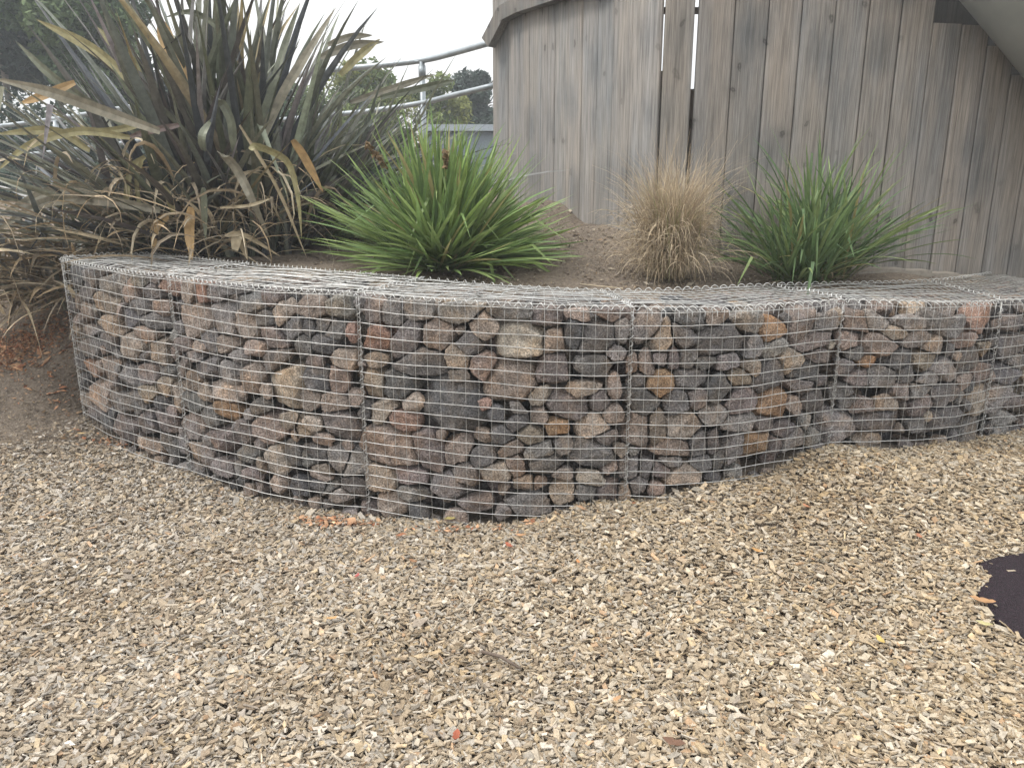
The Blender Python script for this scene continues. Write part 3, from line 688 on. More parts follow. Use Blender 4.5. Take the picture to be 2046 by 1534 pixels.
# big flax behind the left of the wall
fx = P(432, 500, 4.75); fz = gz(fx.x, fx.y)
root = empty('flax_plant', (fx.x, fx.y, fz), 'huge flax bush with long stiff grey purple leaves standing behind the left baskets', 'flax bush')
rg = np.random.default_rng(21); sp_ = []
def flax_fan(cx, cy, n, azr, tir, Lr, wr, rg, spread=.22, dr=(.05, .55)):
    res = []
    for _ in range(n):
        az_ = rg.uniform(*azr); ti = abs(rg.uniform(*tir)); L = rg.uniform(*Lr)*(1-.12*abs(ti))
        x = cx+rg.normal(0, spread)*.8; y = cy+rg.normal(0, spread)*.6
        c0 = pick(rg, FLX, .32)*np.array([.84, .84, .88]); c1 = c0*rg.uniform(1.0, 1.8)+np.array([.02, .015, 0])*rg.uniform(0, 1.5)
        if rg.random() < .05: c1 = np.array([.30, .24, .12])
        kink = (rg.uniform(.55, .85), rg.uniform(2.0, 2.9)) if rg.random() < .035 else None
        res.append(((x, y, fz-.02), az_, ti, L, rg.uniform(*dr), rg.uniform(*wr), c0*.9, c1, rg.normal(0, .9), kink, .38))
    return res
sp_ += flax_fan(fx.x+.05, fx.y, 120, (0, 2*math.pi), (.0, .42), (1.25, 1.88), (.035, .062), rg)
sp_ += flax_fan(fx.x, fx.y, 140, (0, 2*math.pi), (.3, .95), (1.0, 1.62), (.032, .055), rg)
sp_ += flax_fan(fx.x-.15, fx.y-.05, 110, (2.3, 4.3), (.6, 1.3), (1.0, 1.7), (.028, .05), rg)
sp_ += flax_fan(fx.x+.1, fx.y+.25, 50, (0, 6.28), (.0, .5), (1.4, 1.95), (.035, .06), rg)
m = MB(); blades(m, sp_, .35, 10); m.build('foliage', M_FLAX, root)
BL = [([(426, 192), (442, 202), (462, 240), (467, 284), (470, 335)], 22, 'g', 4.15), ([(500, 300), (512, 292), (548, 305), (579, 329), (596, 394), (603, 478)], 17, 'y', 4.1), ([(438, 306), (452, 312), (479, 346), (507, 404), (541, 482)], 24, 'm', 4.1),
      ([(586, 279), (610, 315), (646, 385)], 22, 'o', 4.0), ([(407, 301), (405, 270), (426, 234)], 20, 'g', 4.1), ([(290, 313), (262, 340), (253, 400), (250, 420)], 16, 'y', 4.3), ([(285, 318), (274, 365), (291, 480)], 12, 'y', 4.3),
      ([(328, 372), (342, 404), (346, 430)], 20, 'y', 4.2), ([(336, 430), (312, 455), (308, 505)], 22, 'o', 4.15), ([(383, 414), (380, 462), (384, 520)], 26, 'o', 4.1), ([(407, 375), (409, 411), (411, 482)], 17, 'g', 4.1),
      ([(479, 250), (555, 377), (613, 515)], 9, 't', 4.2), ([(320, 262), (200, 219), (103, 185), (-20, 155)], 26, 'm', 4.0), ([(270, 170), (188, 99), (72, 39)], 24, 'y', 4.5), ([(280, 270), (120, 164), (31, 82)], 20, 'g', 4.4),
      ([(300, 150), (235, 95), (195, 55)], 20, 'y', 4.6), ([(390, 210), (340, 90), (318, 32)], 40, 'o', 4.5), ([(470, 120), (440, 60), (385, 25), (330, 35)], 13, 'g', 4.5), ([(500, 330), (560, 200), (600, 130), (672, 14)], 22, 'm', 4.5),
      ([(490, 330), (540, 190), (570, 90), (600, 5)], 18, 'g', 4.6), ([(180, 300), (110, 262), (-10, 268)], 20, 'y', 4.2), ([(260, 275), (160, 262), (60, 290), (-10, 345)], 18, 'y', 4.1), ([(210, 380), (110, 380), (-20, 440)], 22, 'm', 4.15),
      ([(150, 165), (90, 190), (38, 208)], 18, 'o', 4.3), ([(320, 420), (200, 400), (90, 405), (-20, 470)], 24, 'm', 4.1), ([(470, 500), (478, 470), (495, 520)], 26, 't', 4.1), ([(440, 415), (500, 410), (545, 395)], 7, 't', 4.1),
      ([(450, 470), (490, 470), (560, 512)], 12, 't', 4.1), ([(280, 250), (215, 262), (140, 262)], 15, 'y', 4.2), ([(358, 250), (300, 262), (250, 276)], 14, 'p', 4.15)]
BC_ = {'g': (.13, .14, .10), 'y': (.27, .245, .13), 'm': (.21, .195, .15), 'o': (.38, .26, .13), 't': (.36, .30, .20), 'p': (.16, .12, .11)}
for pts, wpx, cc, Yd in BL:
    m = MB(); q = [P(x, y, Yd+rg.normal(0, .02)+.03*k) for k, (x, y) in enumerate(pts)]
    strap(m, q, wpx*Yd/F*.85, BC_[cc], np.array(BC_[cc])*1.15); m.build('bent_leaf', M_FLAX, root)
# skirt of dead leaves
m = MB(); sk = []
for _ in range(330):
    hang = _ % 2 == 0
    az_ = rg.uniform(2.9, 6.4); ti = rg.uniform(.5, 1.1) if hang else rg.uniform(.95, 1.6); c0 = pick(rg, DEAD, .25)
    x = fx.x+rg.normal(-.05, .34); y = fx.y-.15+rg.normal(0, .22); z0 = fz+(rg.uniform(.1, .45) if hang else rg.uniform(.0, .25))
    sk.append(((x, y, z0), az_, ti, rg.uniform(.35, .8), rg.uniform(1.9, 3.0) if hang else rg.uniform(.1, .9), rg.uniform(.006, .026), c0, c0*1.1, rg.normal(0, 1.2), None, .5))
blades(m, sk, .3, 7); m.build('dead_leaf_skirt', M_DRY, root)
# second flax, further left, leaves drooping over the slope
f2 = (-2.75, 4.75); f2z = gz(*f2)
root = empty('flax_plant', (f2[0], f2[1], f2z), 'lower flax at the left edge, its dry tan leaves drooping over the earth slope', 'flax bush')
m = MB(); s2 = []
for _ in range(70):
    s2.append(((f2[0]+rg.normal(0, .2), f2[1]+rg.normal(0, .15), f2z), rg.uniform(0, 6.28), rg.uniform(.2, 1.2), rg.uniform(.6, 1.15), rg.uniform(.3, 1.0), rg.uniform(.02, .045), pick(rg, FLX), pick(rg, FLX)*1.8, rg.normal(0, .8), None, .4))
blades(m, s2, .35, 9); m.build('foliage', M_FLAX, root)
m = MB(); s3 = []
for _ in range(520):
    az_ = rg.uniform(3.3, 5.6); c0 = pick(rg, DEAD, .3); x = f2[0]+rg.uniform(-.6, .45); y = f2[1]-.1+rg.normal(0, .2)
    s3.append(((x, y, f2z+rg.uniform(.0, .35)), az_, rg.uniform(.9, 1.6), rg.uniform(.4, .85), rg.uniform(.2, 1.0), rg.uniform(.007, .024), c0, c0*1.1, rg.normal(0, 1), None, .5))
blades(m, s3, .3, 8); m.build('dead_leaf_skirt', M_DRY, root)
# third flax clump behind, leaning right
f3 = P(640, 430, 5.2); f3z = gz(f3.x, f3.y)
root = empty('flax_plant', (f3.x, f3.y, f3z), 'slender flax clump leaning right behind the big green tuft, long thin arching leaves', 'flax bush')
m = MB(); s4 = []
for _ in range(330):
    az_ = rg.uniform(-1.1, 1.2); c0 = pick(rg, FLX); s4.append(((f3.x+rg.normal(-.1, .2), f3.y+rg.normal(0, .15), f3z), az_, rg.uniform(.35, 1.2), rg.uniform(.8, 1.38), rg.uniform(.1, .6), rg.uniform(.018, .04), c0, c0*rg.uniform(1, 1.8), rg.normal(0, .8), None, .45))
blades(m, s4, .35, 9); m.build('foliage', M_FLAX, root)
for pts, wpx, cc in [([(655, 90), (700, 74), (745, 71)], 12, 'm'), ([(640, 115), (700, 92), (768, 84)], 15, 'm'), ([(700, 205), (790, 175), (870, 148)], 12, 'm'), ([(760, 195), (850, 175), (912, 160)], 13, 'g'), ([(680, 150), (720, 110), (760, 78)], 15, 'y')]:
    m = MB(); strap(m, [P(x, y, 4.9) for x, y in pts], wpx*4.9/F, BC_[cc]); m.build('bent_leaf', M_FLAX, root)

# big green tuft
def green_tuft(px, py, Yd, n, label, tir, Lr, wr, pal, seed, droop, spread, bend=0, spikes=()):
    p = P(px, py, Yd); z = gz(p.x, p.y); rg = np.random.default_rng(seed)
    root = empty('strap_grass_tuft', (p.x, p.y, z), label, 'grass tuft')
    sps = []; cen = rg.normal(0, spread*1.1, (6, 2)); cw = rg.uniform(.82, 1.08, 6)
    for _ in range(n):
        q = rg.random()**.8; ti = tir[0]+(tir[1]-tir[0])*q
        ck = rg.integers(6); az_ = rg.uniform(0, 2*math.pi) if rg.random() < .6 else math.atan2(cen[ck, 1], cen[ck, 0])+rg.normal(0, .9); L = rg.uniform(*Lr)*(1-.1*q)*cw[ck]
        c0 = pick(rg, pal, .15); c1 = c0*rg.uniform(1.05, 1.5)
        if rg.random() < .04: c0 = c1 = np.array([.34, .30, .14])
        kink = (rg.uniform(.5, .8), rg.uniform(2.0, 2.7)) if rg.random() < bend else None
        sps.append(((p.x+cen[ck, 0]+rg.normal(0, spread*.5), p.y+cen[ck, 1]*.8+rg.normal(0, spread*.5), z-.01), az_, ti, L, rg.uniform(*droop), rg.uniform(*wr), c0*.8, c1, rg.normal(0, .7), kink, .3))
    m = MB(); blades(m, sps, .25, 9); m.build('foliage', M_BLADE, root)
    m = MB(); sps = []
    for _ in range(130):
        c0 = pick(rg, DEAD, .2); sps.append(((p.x+rg.normal(0, spread), p.y+rg.normal(0, spread), z), rg.uniform(0, 6.28), rg.uniform(1.1, 1.6), rg.uniform(.12, .35), .3, rg.uniform(.004, .009), c0, c0, 0, None, .4))
    blades(m, sps, .2, 5); m.build('dead_blades', M_DRY, root)
    for (x, y, x1, y1) in spikes:
        m = MB(); a = P(x, y, Yd-.22); b_ = P(x1, y1, Yd-.2)
        m.tube([a, b_], .003, 5, (.25, .18, .10))
        for _ in range(60):
            t_ = rg.random(); c_ = a.lerp(b_, t_); m.box(np.array(c_)+rg.normal(0, .006, 3), rg.normal(0, .0035, 3), rg.normal(0, .0035, 3), rg.normal(0, .003, 3), pick(rg, [(.22, .15, .08), (.16, .11, .06)]))
        m.build('flower_spike', M_DRY, root)
GR = [(.15, .225, .08), (.18, .255, .09), (.12, .185, .07), (.22, .29, .11), (.165, .23, .07)]
green_tuft(866, 520, 4.05, 900, 'large dense bright green strap leaved tuft in the middle behind the wall', (.0, 1.45), (.64, .88), (.013, .021), GR, 31, (.0, .42), .07, .05,
           [(732, 288, 772, 335), (890, 300, 893, 335)])
GR2 = [(.12, .185, .08), (.145, .21, .09), (.095, .15, .07), (.19, .25, .10)]
green_tuft(1625, 543, 3.98, 420, 'loose open dark green tuft at the right in front of the timber wall', (.0, 1.15), (.42, .80), (.011, .018), GR2, 32, (.1, .8), .07, .07)
# dry tussock
p = P(1335, 548, 3.85); z = gz(p.x, p.y)
root = empty('dry_grass_tussock', (p.x, p.y, z), 'shaggy tan dry grass tussock between the two green tufts', 'dry grass')
rg = np.random.default_rng(33); m = MB(); sps = []
DG = [(.42, .34, .235), (.36, .29, .20), (.48, .40, .285), (.29, .23, .165), (.43, .35, .245)]
for q_ in range(3300):
    c0 = pick(rg, DG, .2); up = q_ < 1500
    if up:
        ti = rg.uniform(.0, .36); L = rg.uniform(.36, .60) if rg.random() > .06 else rg.uniform(.6, .72); dr_ = rg.uniform(.1, 1.3); zz = z+rg.uniform(0, .08)
        if rg.random() < .22 and L < .5: c0 = np.array([.24, .245, .11])
    else: ti = rg.uniform(.35, 1.15); L = rg.uniform(.18, .36); dr_ = rg.uniform(1.3, 2.4); zz = z+rg.uniform(.02, .27)
    rr_ = .055 if up else .065
    sps.append(((p.x+rg.normal(0, rr_), p.y+rg.normal(0, rr_), zz), rg.uniform(0, 6.28), ti, L, dr_, rg.uniform(.0016, .0034), c0*.85, c0*1.15, rg.normal(0, 1), None, .5))
blades(m, sps, .1, 8); m.build('foliage', M_DRY, root)

# ------------------------------------------------------------------ timber wall (boards upright on a curved plan)
PX = [983, 1015, 1037, 1058, 1082, 1109, 1135, 1164, 1195, 1227, 1265, 1324]
PY = [6.18, 6.03, 5.86, 5.69, 5.51, 5.34, 5.17, 5.0, 4.83, 4.66, 4.50, 4.40]
bpts = [P(x, 110-10*k, y) for k, (x, y) in enumerate(zip(PX, PY))]
bpts = [(q.x*1.0, q.y) for q in bpts]
pxr = [1331, 1391, 1398, 1471, 1539, 1605, 1673, 1741, 1806, 1872, 1931, 1987, 2044, 2100, 2156, 2212, 2268, 2324, 2380, 2436]
rp_ = [P(x, 0, 4.40+max(0, (x-1872))*.0006) for x in pxr]
wroot_l = P(1200, 450, 4.8)
root = empty('timber_wall', (wroot_l.x, wroot_l.y, gz(wroot_l.x, wroot_l.y)), 'tall curved wall of weathered grey upright boards behind the plants', 'timber wall')
WC = [(.252, .232, .212), (.24, .224, .206), (.258, .234, .210), (.23, .217, .202), (.246, .228, .210)]
rg = np.random.default_rng(51)
def board(mb, a, b_, z0, z1, th=.028, colr=None, off=0):
    a = np.array(a); b_ = np.array(b_); d = b_-a; L = np.linalg.norm(d); d /= L; n_ = np.array([-d[1], d[0]])    # away from camera
    g_ = .0022; e = .008
    prof = [(g_, .004), (g_+e*.45, .0012), (g_+e, 0), (L*.5, -.0006), (L-g_-e, 0), (L-g_-e*.45, .002), (L-g_, .006), (L-g_, th), (g_, th)]
    k = len(prof); nz_ = 14; V = []
    zs = np.linspace(z0, z1, nz_); wv = rg.normal(0, .0008, nz_).cumsum()*.4; tz = rg.normal(0, .0016)
    for zi, z_ in enumerate(zs):
        for (x, y) in prof:
            q = a+d*(x+wv[zi]*.3)+n_*(y+off+wv[zi]+tz); V.append((q[0], q[1], z_))
    i = np.arange(nz_-1)[:, None]*k; j = np.arange(k)[None]; j2 = (j+1) % k
    Fq = np.stack([i+j, i+j2, i+k+j2, i+k+j], -1).reshape(-1, 4)
    c_ = colr if colr is not None else pick(rg, WC, .05)
    mb.add(np.array(V), [Fq, np.array([list(range(k))[::-1]]), np.array([[(nz_-1)*k+q for q in range(k)]])], c_)
m = MB(); TOP = 4.2
for k in range(len(bpts)-1):
    board(m, bpts[k], bpts[k+1], gz(*bpts[k])-.15, TOP, colr=pick(rg, WC, .06)*np.array([1.14, 1.17, 1.21]))
m.build('curved_board_section', M_WOOD, root)
m = MB(); board(m, (rp_[0].x, rp_[0].y), (rp_[1].x, rp_[1].y), gz(rp_[0].x, rp_[0].y)-.15, TOP, colr=np.array(WC[1])*1.05); m.build('loose_board', M_WOOD, root)
m = MB()
for k in range(2, len(rp_)-1):
    x = pxr[k]; top = TOP
    if x >= 1872: top = P(x, {1872: 46, 1931: 50, 1987: 92, 2044: 150}.get(x, 210), rp_[k].y).z
    board(m, (rp_[k].x, rp_[k].y), (rp_[k+1].x, rp_[k+1].y), gz(rp_[k].x, 4.4)-.15, top)
m.build('straight_board_section', M_WOOD, root)
# frame behind the boards: rails and a backing post low in the gap
m = MB()
def beam(mb, a, b_, hw, hh, colr):
    a = np.array(a, float); b_ = np.array(b_, float); d = b_-a; L = np.linalg.norm(d); e = d/L
    up = np.array([0, 0, 1.]); s_ = np.cross(e, up); s_ /= np.linalg.norm(s_); u_ = np.cross(s_, e); mb.box((a+b_)/2, d/2, s_*hw, u_*hh, colr)
dk = (.10, .085, .07)
for py in (22,):
    a = P(1300, py, 4.47); b_ = P(1860, py, 4.47); beam(m, a, b_, .02, .014, dk)
a = P(1300, 400, 4.48); b_ = P(1866, 400, 4.48); beam(m, a, b_, .025, .045, dk); a = P(1880, 400, 4.50); b_ = P(2400, 400, 4.84); beam(m, a, b_, .025, .045, dk)
m.build('rail', M_WOOD, root)
m = MB(); q = P(1392, 250, 4.452); board(m, (q.x-.05, q.y), (q.x+.06, q.y), gz(q.x, q.y)-.1, P(1394, 178, 4.45).z, .02, np.array(dk)); 
q2 = P(1327, 250, 4.452); board(m, (q2.x-.05, q2.y), (q2.x+.05, q2.y), gz(q2.x, q2.y)-.1, P(1326, 142, 4.45).z, .02, np.array(WC[0])); m.build('backing_board', M_WOOD, root)
# sloping fascia rail on the curved part
m = MB()
fp = [P(977, 84, 6.10), P(1006, 28, 5.98), P(1040, 10, 5.72), P(1110, -14, 5.22), P(1210, -48, 4.68)]
for a, b_ in zip(fp[:-1], fp[1:]):
    d = b_-a; a2 = a-d*.04; b2 = b_+d*.04; beam(m, a2, b2, .035, .05, np.array(WC[3])*.85)
m.build('fascia_rail', M_WOOD, root)
# near-black panel behind the notch, its colour stands in for the shaded opening
m = MB(); a = P(1840, 40, 4.95); m.box((a.x+.7, 5.1, a.z+.35), (.95, 0, 0), (0, .02, 0), (0, 0, .9), (.05, .048, .045)); m.build('notch_shade_panel', M_WOOD, root)
pl = np.array(bpts+[(q.x, q.y) for q in rp_]); sl_ = np.concatenate([[0], np.cumsum(np.linalg.norm(np.diff(pl, axis=0), axis=1))])
for o in root.children:
    n_ = len(o.data.vertices); v = np.empty(n_*3, dtype=np.float32); o.data.vertices.foreach_get('co', v); v = v.reshape(-1, 3)+np.array(root.location)
    bd_ = np.full(n_, 1e9); ss = np.zeros(n_)
    for k in range(len(pl)-1):
        d = pl[k+1]-pl[k]; t_ = np.clip(((v[:, :2]-pl[k])@d)/(d@d), 0, 1); e = ((v[:, :2]-pl[k]-t_[:, None]*d)**2).sum(1)
        mk = e < bd_; bd_[mk] = e[mk]; ss[mk] = (sl_[k]+t_*math.sqrt(d@d))[mk]
    at = o.data.attributes.new('board', 'FLOAT_VECTOR', 'POINT'); at.data.foreach_set('vector', np.column_stack([ss, v[:, 2], ss*0]).astype(np.float32).ravel())
# concrete edging
m = MB(); a = P(1690, 541, 4.30); b_ = P(2420, 552, 4.45)
for k in range(14):
    t0, t1 = k/14, (k+1)/14; q0 = a.lerp(b_, t0); q1 = a.lerp(b_, t1); zz = .5*(gz(q0.x, q0.y)+gz(q1.x, q1.y)); beam(m, (q0.x, q0.y, zz+.004), (q1.x, q1.y, zz+.004), .055, .018, (.26, .235, .20))
tag(m.build('kerb', M_PLAIN), kind='structure')
# slide tube
m = MB(); p0 = P(1760, -330, 4.3); p1 = P(2140, 130, 4.18)
d = (p1-p0).normalized(); perp = Vector((d.z, 0, -d.x)).normalized()
if perp.z < 0: perp = -perp
r_t = .42
e0 = P(1903, 0, 4.2); e1 = P(2046, 172, 4.2); d = (e1-e0).normalized(); perp = Vector((-d.z, 0, d.x)).normalized()
if perp.z < 0: perp = -perp
ctr = (e0+e1)/2+perp*(r_t*1.0+.085)+Vector((0, .02, 0))
m.tube([ctr-d*1.6, ctr+d*1.6], r_t, 64); tb = empty('slide_tube', tuple(ctr), 'smooth grey metal slide tube crossing the top right corner above the boards', 'slide')
m.build('tube_shell', M_TUBE, tb, True)
m = MB(); m.tube([ctr-d*.98, ctr-d*.93], r_t+.025, 64); m.build('flange_ring', M_TUBE, tb, True)

# ------------------------------------------------------------------ railing behind
def smooth_path(pts, n=40): pts = np.array([list(p) for p in pts]); return cr(pts, np.linspace(0, len(pts)-1, n))
rr = empty('pipe_railing', tuple(P(843, 330, 6.9)), 'galvanised pipe handrail curving away behind the plants to the timber wall', 'railing')
m = MB(); m.tube(smooth_path([P(985, 84, 6.35), P(900, 108, 6.7), P(843, 121, 6.9), P(740, 133, 7.15), P(640, 143, 7.4), P(480, 170, 8.0), P(250, 215, 9.0), P(20, 250, 9.6), P(-150, 262, 9.8)]), .0245, 12); m.build('top_rail', M_PIPE, rr, True)
m = MB(); m.tube(smooth_path([P(988, 171, 6.35), P(900, 192, 6.65), P(843, 206, 6.9), P(740, 222, 7.15), P(640, 232, 7.4), P(480, 250, 8.0), P(250, 285, 9.0), P(60, 308, 9.6), P(-150, 318, 9.8)]), .022, 12); m.build('lower_rail', M_PIPE, rr, True)
for (x, y, Yd) in ((843, 121, 6.9), (480, 170, 8.0), (110, 240, 9.3)):
    m = MB(); a = P(x, y+3, Yd); m.tube([a, (a.x, a.y, a.z-1.3)], .024, 12); m.tube([(a.x, a.y, a.z-.03), (a.x, a.y, a.z-.12)], .031, 12); m.tube([a+Vector((-.06, 0, .0)), a+Vector((.06, 0, .01))], .012, 6)
    m.build('post', M_PIPE, rr, True)

# ------------------------------------------------------------------ trees beyond
def tree(name, x, y, base, h, rx, nl, ls, label, pal, seed, group='trees beyond the railing', clumps=46, lowf=.3, trunks=1, shape=1.0):
    rg = np.random.default_rng(seed)
    root = empty(name, (x, y, base), label, 'tree', group)
    m = MB(); ends = []
    for tk in range(trunks):
        tx = x+(tk-(trunks-1)/2)*rx*.45; lean = rg.normal(0, .25)
        pts = [(tx+lean*t_**1.5+rg.normal(0, .03)*h*.1, y+rg.normal(0, .05), base-.2+h*.85*t_) for t_ in np.linspace(0, 1, 7)]
        rad = np.linspace(h*.022, h*.006, 7)/math.sqrt(trunks); m.tube(pts, rad, 8, (.17, .155, .14))
        for _ in range(9):
            k = rg.integers(2, 7); a = np.array(pts[k]); az_ = rg.uniform(0, 6.28); L = rx*rg.uniform(.35, .8)
            b_ = a+np.array([math.cos(az_)*L, math.sin(az_)*L, L*rg.uniform(.2, .8)]); mid = (a+b_)/2+[0, 0, L*.1]
            m.tube([a, mid, b_], [h*.007, h*.005, h*.002], 5, (.15, .135, .12)); ends.append(b_)
    m.build('trunk', M_PLAIN, root, True)
    cs = []
    for _ in range(clumps):
        v = rg.normal(size=3); v /= np.linalg.norm(v); q = rg.uniform(.05, 1)**.5*.9
        zz = v[2]*q; tp = (1-max(zz, 0)*.35*shape)
        cs.append(((x+v[0]*q*rx*tp, y+v[1]*q*rx*tp, base+h*(lowf+(1-lowf)*(.5+.5*zz))), rg.uniform(.16, .5)*rx))
    n = nl; ci = rg.integers(len(cs), size=n); C0 = np.array([c_[0] for c_ in cs])[ci]; Rr = np.array([c_[1] for c_ in cs])[ci]
    v = rg.normal(size=(n, 3)); v /= np.linalg.norm(v, axis=1)[:, None]; C0 = C0+v*(Rr*rg.random(n)**.45)[:, None]*np.array([1, 1, .75])
    a = rg.normal(size=(n, 3)); a /= np.linalg.norm(a, axis=1)[:, None]; b_ = np.cross(a, rg.normal(size=(n, 3))); b_ /= np.linalg.norm(b_, axis=1)[:, None]
    s_ = ls*np.exp(rg.normal(0, .3, n))[:, None]
    V = np.stack([C0-a*s_, C0+b_*s_*.45, C0+a*s_, C0-b_*s_*.45], 1).reshape(-1, 3)
    Fq = np.arange(n*4).reshape(-1, 4); cc = np.array(pal)[rg.integers(len(pal), size=len(cs))][ci]*np.exp(rg.normal(0, .22, n))[:, None]
    mesh_obj('crown', V, Fq, M_TREE, root, np.repeat(cc, 4, axis=0))
DKT = [(.05, .075, .055), (.065, .09, .06), (.045, .065, .055)]; MDT = [(.07, .11, .045), (.09, .13, .05), (.055, .09, .04)]; YLT = [(.20, .22, .06), (.15, .19, .06), (.11, .15, .05)]
gb = HC-.15
def tr(px, Yd): q = P(px, 370, Yd); return q.x, q.y
x, y = tr(40, 15); tree('broadleaf_tree', x, y, gb, 6.3, 2.1, 42000, .085, 'tall dark tree at the left edge with bare pale trunks below', DKT, 61, clumps=60, lowf=.28, trunks=3)
x, y = tr(205, 13.5); tree('broadleaf_tree', x, y, gb, 4.6, 1.05, 24000, .06, 'paler green tree rising left of the flax leaves', MDT, 62, clumps=40, lowf=.15)
x, y = tr(-190, 17); tree('broadleaf_tree', x, y, gb, 7.2, 2.4, 26000, .1, 'dark tree mostly outside the left edge', DKT, 63, clumps=50)
x, y = tr(720, 17); tree('broadleaf_tree', x, y, gb, 2.75, 1.2, 24000, .055, 'low yellow green tree between the flax and the railing post', YLT, 64, clumps=52, lowf=.0)
x, y = tr(875, 18); tree('broadleaf_tree', x, y, gb, 2.5, .9, 20000, .055, 'small yellow green tree right of the railing post', YLT, 65, clumps=48, lowf=.0)
x, y = tr(955, 20); tree('broadleaf_tree', x, y, gb, 3.0, .95, 30000, .06, 'dark green tree beside the edge of the timber wall', DKT, 66, clumps=60, lowf=.0, shape=1.3)
x, y = tr(1040, 22); tree('broadleaf_tree', x, y, gb, 3.0, .9, 9000, .07, 'dark tree mostly hidden behind the timber wall', DKT, 67, clumps=30, lowf=.05)
x, y = tr(520, 18); tree('broadleaf_tree', x, y, gb, 2.5, 1.6, 20000, .07, 'low green tree glimpsed through the flax leaves', MDT, 68, clumps=34, lowf=.1)
x, y = tr(330, 17); tree('broadleaf_tree', x, y, gb, 2.5, 1.4, 16000, .07, 'low dark tree behind the left part of the flax', DKT, 69, clumps=34, lowf=.1)
x, y = tr(60, 12.5); tree('shrub', x, y, gb-.3, 1.6, 1.4, 14000, .05, 'dark shrub behind the pipe railing at the left edge', DKT, 70, 'shrubs beyond the railing', clumps=40, lowf=.0)
x, y = tr(230, 12.5); tree('shrub', x, y, gb-.3, 1.35, 1.0, 9000, .05, 'dark shrub seen through the left flax leaves', DKT, 71, 'shrubs beyond the railing', clumps=40, lowf=.0)
# distant low building beside the wall
m = MB(); q = P(958, 262, 14); bd = empty('low_building', tuple(q), 'pale blue grey low roof glimpsed between the green tuft and timber wall', 'building')
m.box((q.x, q.y, gb+.45), (.9, 0, 0), (0, .6, 0), (0, 0, .55), (.20, .24, .28)); m.build('wall', M_PLAIN, bd)
m = MB(); m.box((q.x, q.y, gb+1.06), (1.0, 0, 0), (0, .75, 0), (0, 0, .05), (.30, .34, .38)); m.build('roof', M_PLAIN, bd)

# ------------------------------------------------------------------ litter
def leaf_obj(px, py, size, colr, label, seed, mat_=M_DRY, name='fallen_leaf', cat='leaf'):
    rg = np.random.default_rng(seed); p = ray_ground(px, py); p.z = gz(p.x, p.y)+.026
    n = 9; a = rg.uniform(0, 6.28); ts = np.linspace(-1, 1, n); V = []
    for t_ in ts:
        wv = (1-t_*t_)**.6*.42*(1+.18*math.sin(t_*9+seed))
        for s_ in (-1, 0, 1):
            x = t_*size; y = s_*wv*size; z = .25*size*t_*t_+abs(s_)*.25*size*wv+rg.normal(0, .03*size)
            V.append((p.x+x*math.cos(a)-y*math.sin(a), p.y+x*math.sin(a)+y*math.cos(a), p.z+z))
    i = np.arange(n-1)*3
    o = mesh_obj(name, V, np.concatenate([np.stack([i, i+1, i+4, i+3], 1), np.stack([i+1, i+2, i+5, i+4], 1)]), mat_, None, colr, True)
    return tag(o, label, cat, 'fallen leaves on the wood chips')
for k, (x, y, s_, c_, lb) in enumerate([(1512, 1114, .022, (.52, .30, .12), 'orange fallen leaf on the chips below the fourth basket'), (1757, 1294, .022, (.58, .42, .14), 'bright yellow fallen leaf left of the rubber mat'),
        (1017, 1103, .024, (.36, .12, .07), 'dark red curled leaf on the chips in front of the big basket'), (1040, 1082, .022, (.45, .26, .14), 'light brown curled leaf just behind the dark red one'),
        (826, 1134, .020, (.32, .18, .10), 'brown curled leaf on the chips below the third basket'), (714, 1164, .016, (.38, .10, .09), 'small red leaf on the chips at left of centre'), (757, 1052, .022, (.46, .30, .18), 'pale orange leaf by the foot of the third basket'),
        (1155, 1136, .014, (.52, .24, .10), 'small orange leaf at the middle of the chips'), (1960, 1216, .036, (.42, .24, .12), 'big orange brown leaf at the edge of the rubber mat'), (1963, 1262, .024, (.44, .40, .20), 'pale yellowish leaf just below the rubber mat corner'),
        (912, 1488, .022, (.30, .09, .05), 'dark red leaf near the bottom edge'), (1345, 1502, .030, (.16, .09, .06), 'dark brown leaf near the bottom right of centre'), (165, 876, .024, (.50, .36, .18), 'yellow brown leaf at the foot of the leftmost basket'),
        (1610, 1025, .018, (.46, .22, .12), 'small orange leaf on the chips below the fifth basket'), (1835, 1085, .02, (.36, .17, .10), 'reddish brown leaf above the rubber mat'), (665, 1250, .02, (.48, .30, .14), 'orange brown leaf on the chips left of the twig'),
        (1232, 1412, .016, (.50, .30, .16), 'tiny orange leaf on the chips right of the twig'), (900, 1048, .03, (.42, .36, .14), 'yellow green leaf at the foot of the third basket')]):
    leaf_obj(x, y, s_, c_, lb, 70+k)
m = MB(); a = ray_ground(962, 1318); b_ = ray_ground(1040, 1352); mid = (a+b_)/2
m.tube([a+Vector((0, 0, .03)), mid+Vector((0, .006, .036)), b_+Vector((0, 0, .028))], [.005, .0055, .003], 7, (.13, .10, .08)); tag(m.build('twig', M_PLAIN, None, True), 'dark brown twig lying on the wood chips near the bottom centre', 'twig')
# dead straw on the soil
m = MB(); a = P(1160, 545, 3.75); b_ = P(1245, 566, 3.65); m.tube([(a.x, a.y, gz(a.x, a.y)+.012), (b_.x, b_.y, gz(b_.x, b_.y)+.015)], .0025, 5, (.5, .42, .3)); tag(m.build('straw', M_DRY), 'single pale straw lying on the soil left of the dry tussock', 'straw')
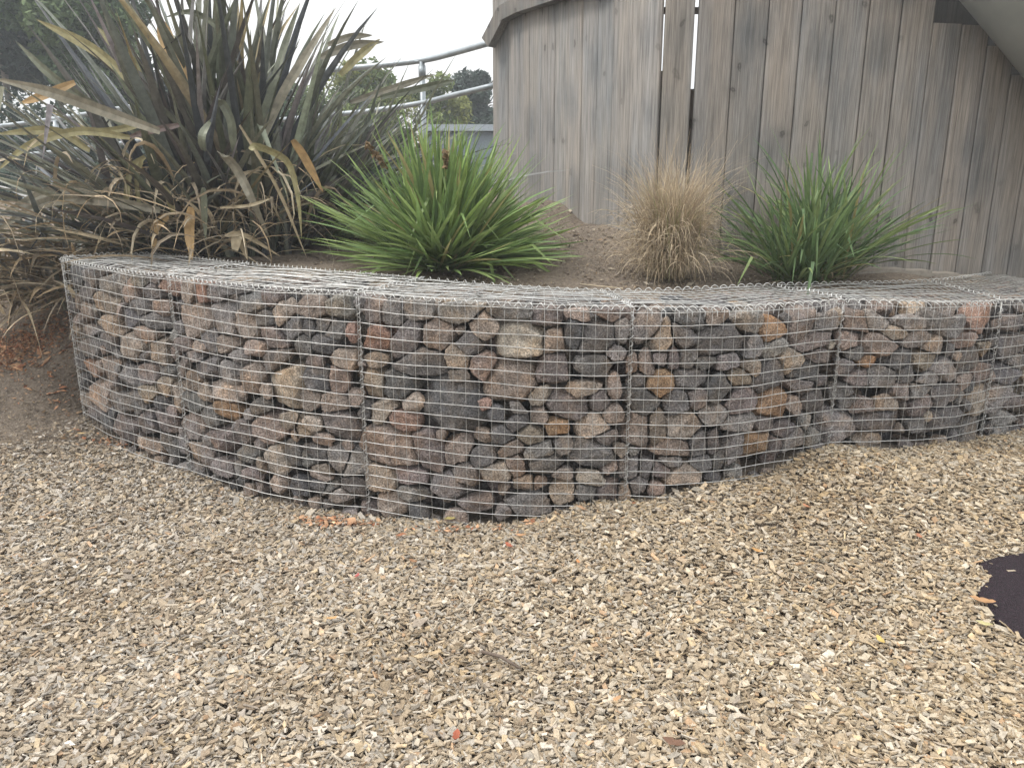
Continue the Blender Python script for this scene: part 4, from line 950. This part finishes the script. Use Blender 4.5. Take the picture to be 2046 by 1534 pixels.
# leaf litter heaps
def litter(name, spots, n, sz, pal, seed, label, cat, lift=.02):
    rg = np.random.default_rng(seed); C0 = []
    for (x, y, rx, ry, f_) in spots:
        k = int(n*f_); C0.append(np.stack([x+rg.normal(0, rx, k), y+rg.normal(0, ry, k)], 1))
    C0 = np.concatenate(C0); n = len(C0); Z = ground_z(C0[:, 0], C0[:, 1])+rg.random(n)*lift+.004
    C3 = np.column_stack([C0, Z]); yaw = rg.uniform(0, 6.28, n); a = np.stack([np.cos(yaw), np.sin(yaw), rg.normal(0, .35, n)], 1); b_ = np.stack([-np.sin(yaw), np.cos(yaw), rg.normal(0, .35, n)], 1)
    s_ = sz*np.exp(rg.normal(0, .4, n))[:, None]
    V = np.stack([C3-a*s_, C3+b_*s_*.5+[0, 0, .002], C3+a*s_, C3-b_*s_*.5+[0, 0, .002], C3+[0, 0, .004]], 1).reshape(-1, 3)
    o = np.arange(n)[:, None]*5; Fq = np.concatenate([o+np.array([q]) for q in ([0, 1, 4], [1, 2, 4], [2, 3, 4], [3, 0, 4])])
    cc = np.array(pal)[rg.integers(len(pal), size=n)]*np.exp(rg.normal(0, .2, n))[:, None]
    tag(mesh_obj(name, V, Fq, M_DRY, None, np.repeat(cc, 5, axis=0)), label, cat, kind='stuff')
OR = [(.50, .27, .15), (.56, .34, .20), (.34, .15, .08), (.40, .28, .18)]
q0 = ray_ground(40, 700); q1 = ray_ground(250, 890); q2 = ray_ground(120, 790); q3 = ray_ground(640, 1045); q4 = ray_ground(690, 1052); q5 = ray_ground(950, 1058)
litter('leaf_litter', [(q0.x-.03, q0.y, .20, .10, 1.5), (q1.x, q1.y, .12, .03, .08), (q2.x, q2.y, .1, .08, .07), (q3.x, q3.y, .06, .022, .07), (q4.x, q4.y, .05, .02, .05), (q5.x, q5.y-.02, .20, .02, .04)], 1300, .011, OR, 81, 'orange brown leaf litter heaped at the left and along the foot of the wall', 'leaf litter')
litter('soil_debris', [(.3, 4.3, .8, .5, .5), (1.6, 4.0, 1.0, .25, .3), (-2.9, 3.85, .5, .3, .5)], 9000, .0065, [(.22, .18, .14), (.14, .11, .09), (.30, .26, .21), (.26, .20, .13)], 82, 'small twigs, bark and grit scattered over the bare soil', 'soil debris', .006)
HZ = mesh_obj('haze', [(-60, -12, -6), (60, -12, -6), (60, 45, -6), (-60, 45, -6), (-60, -12, 16), (60, -12, 16), (60, 45, 16), (-60, 45, 16)],
    np.array([[0, 3, 2, 1], [4, 5, 6, 7], [0, 1, 5, 4], [1, 2, 6, 5], [2, 3, 7, 6], [3, 0, 4, 7]]), bpy.data.materials.new('haze_air'))
hm = HZ.data.materials[0]; hm.use_nodes = True; hm.node_tree.nodes.clear(); ho = hm.node_tree.nodes.new('ShaderNodeOutputMaterial')
hv = hm.node_tree.nodes.new('ShaderNodeVolumePrincipled'); hv.inputs['Density'].default_value = .006; hv.inputs['Color'].default_value = (.9, .95, 1, 1); hv.inputs['Anisotropy'].default_value = .2
hm.node_tree.links.new(hv.outputs[0], ho.inputs['Volume']); tag(HZ, 'thin pale haze in the air softening the trees beyond the railing', 'haze', kind='stuff')
litter('bark_pieces', [(.3, 4.3, .8, .5, .5), (1.5, 4.0, 1.0, .25, .3), (-.1, 3.75, .3, .1, .2), (-2.9, 3.7, .45, .3, .3)], 420, .013, [(.30, .24, .17), (.16, .12, .085), (.36, .31, .24), (.22, .15, .09)], 83, 'larger bark flakes and dry leaf bits lying on the planting bed soil', 'bark pieces', .008)
print('objects', len(bpy.data.objects), 'seeds', len(seeds), 'traced', ntr)
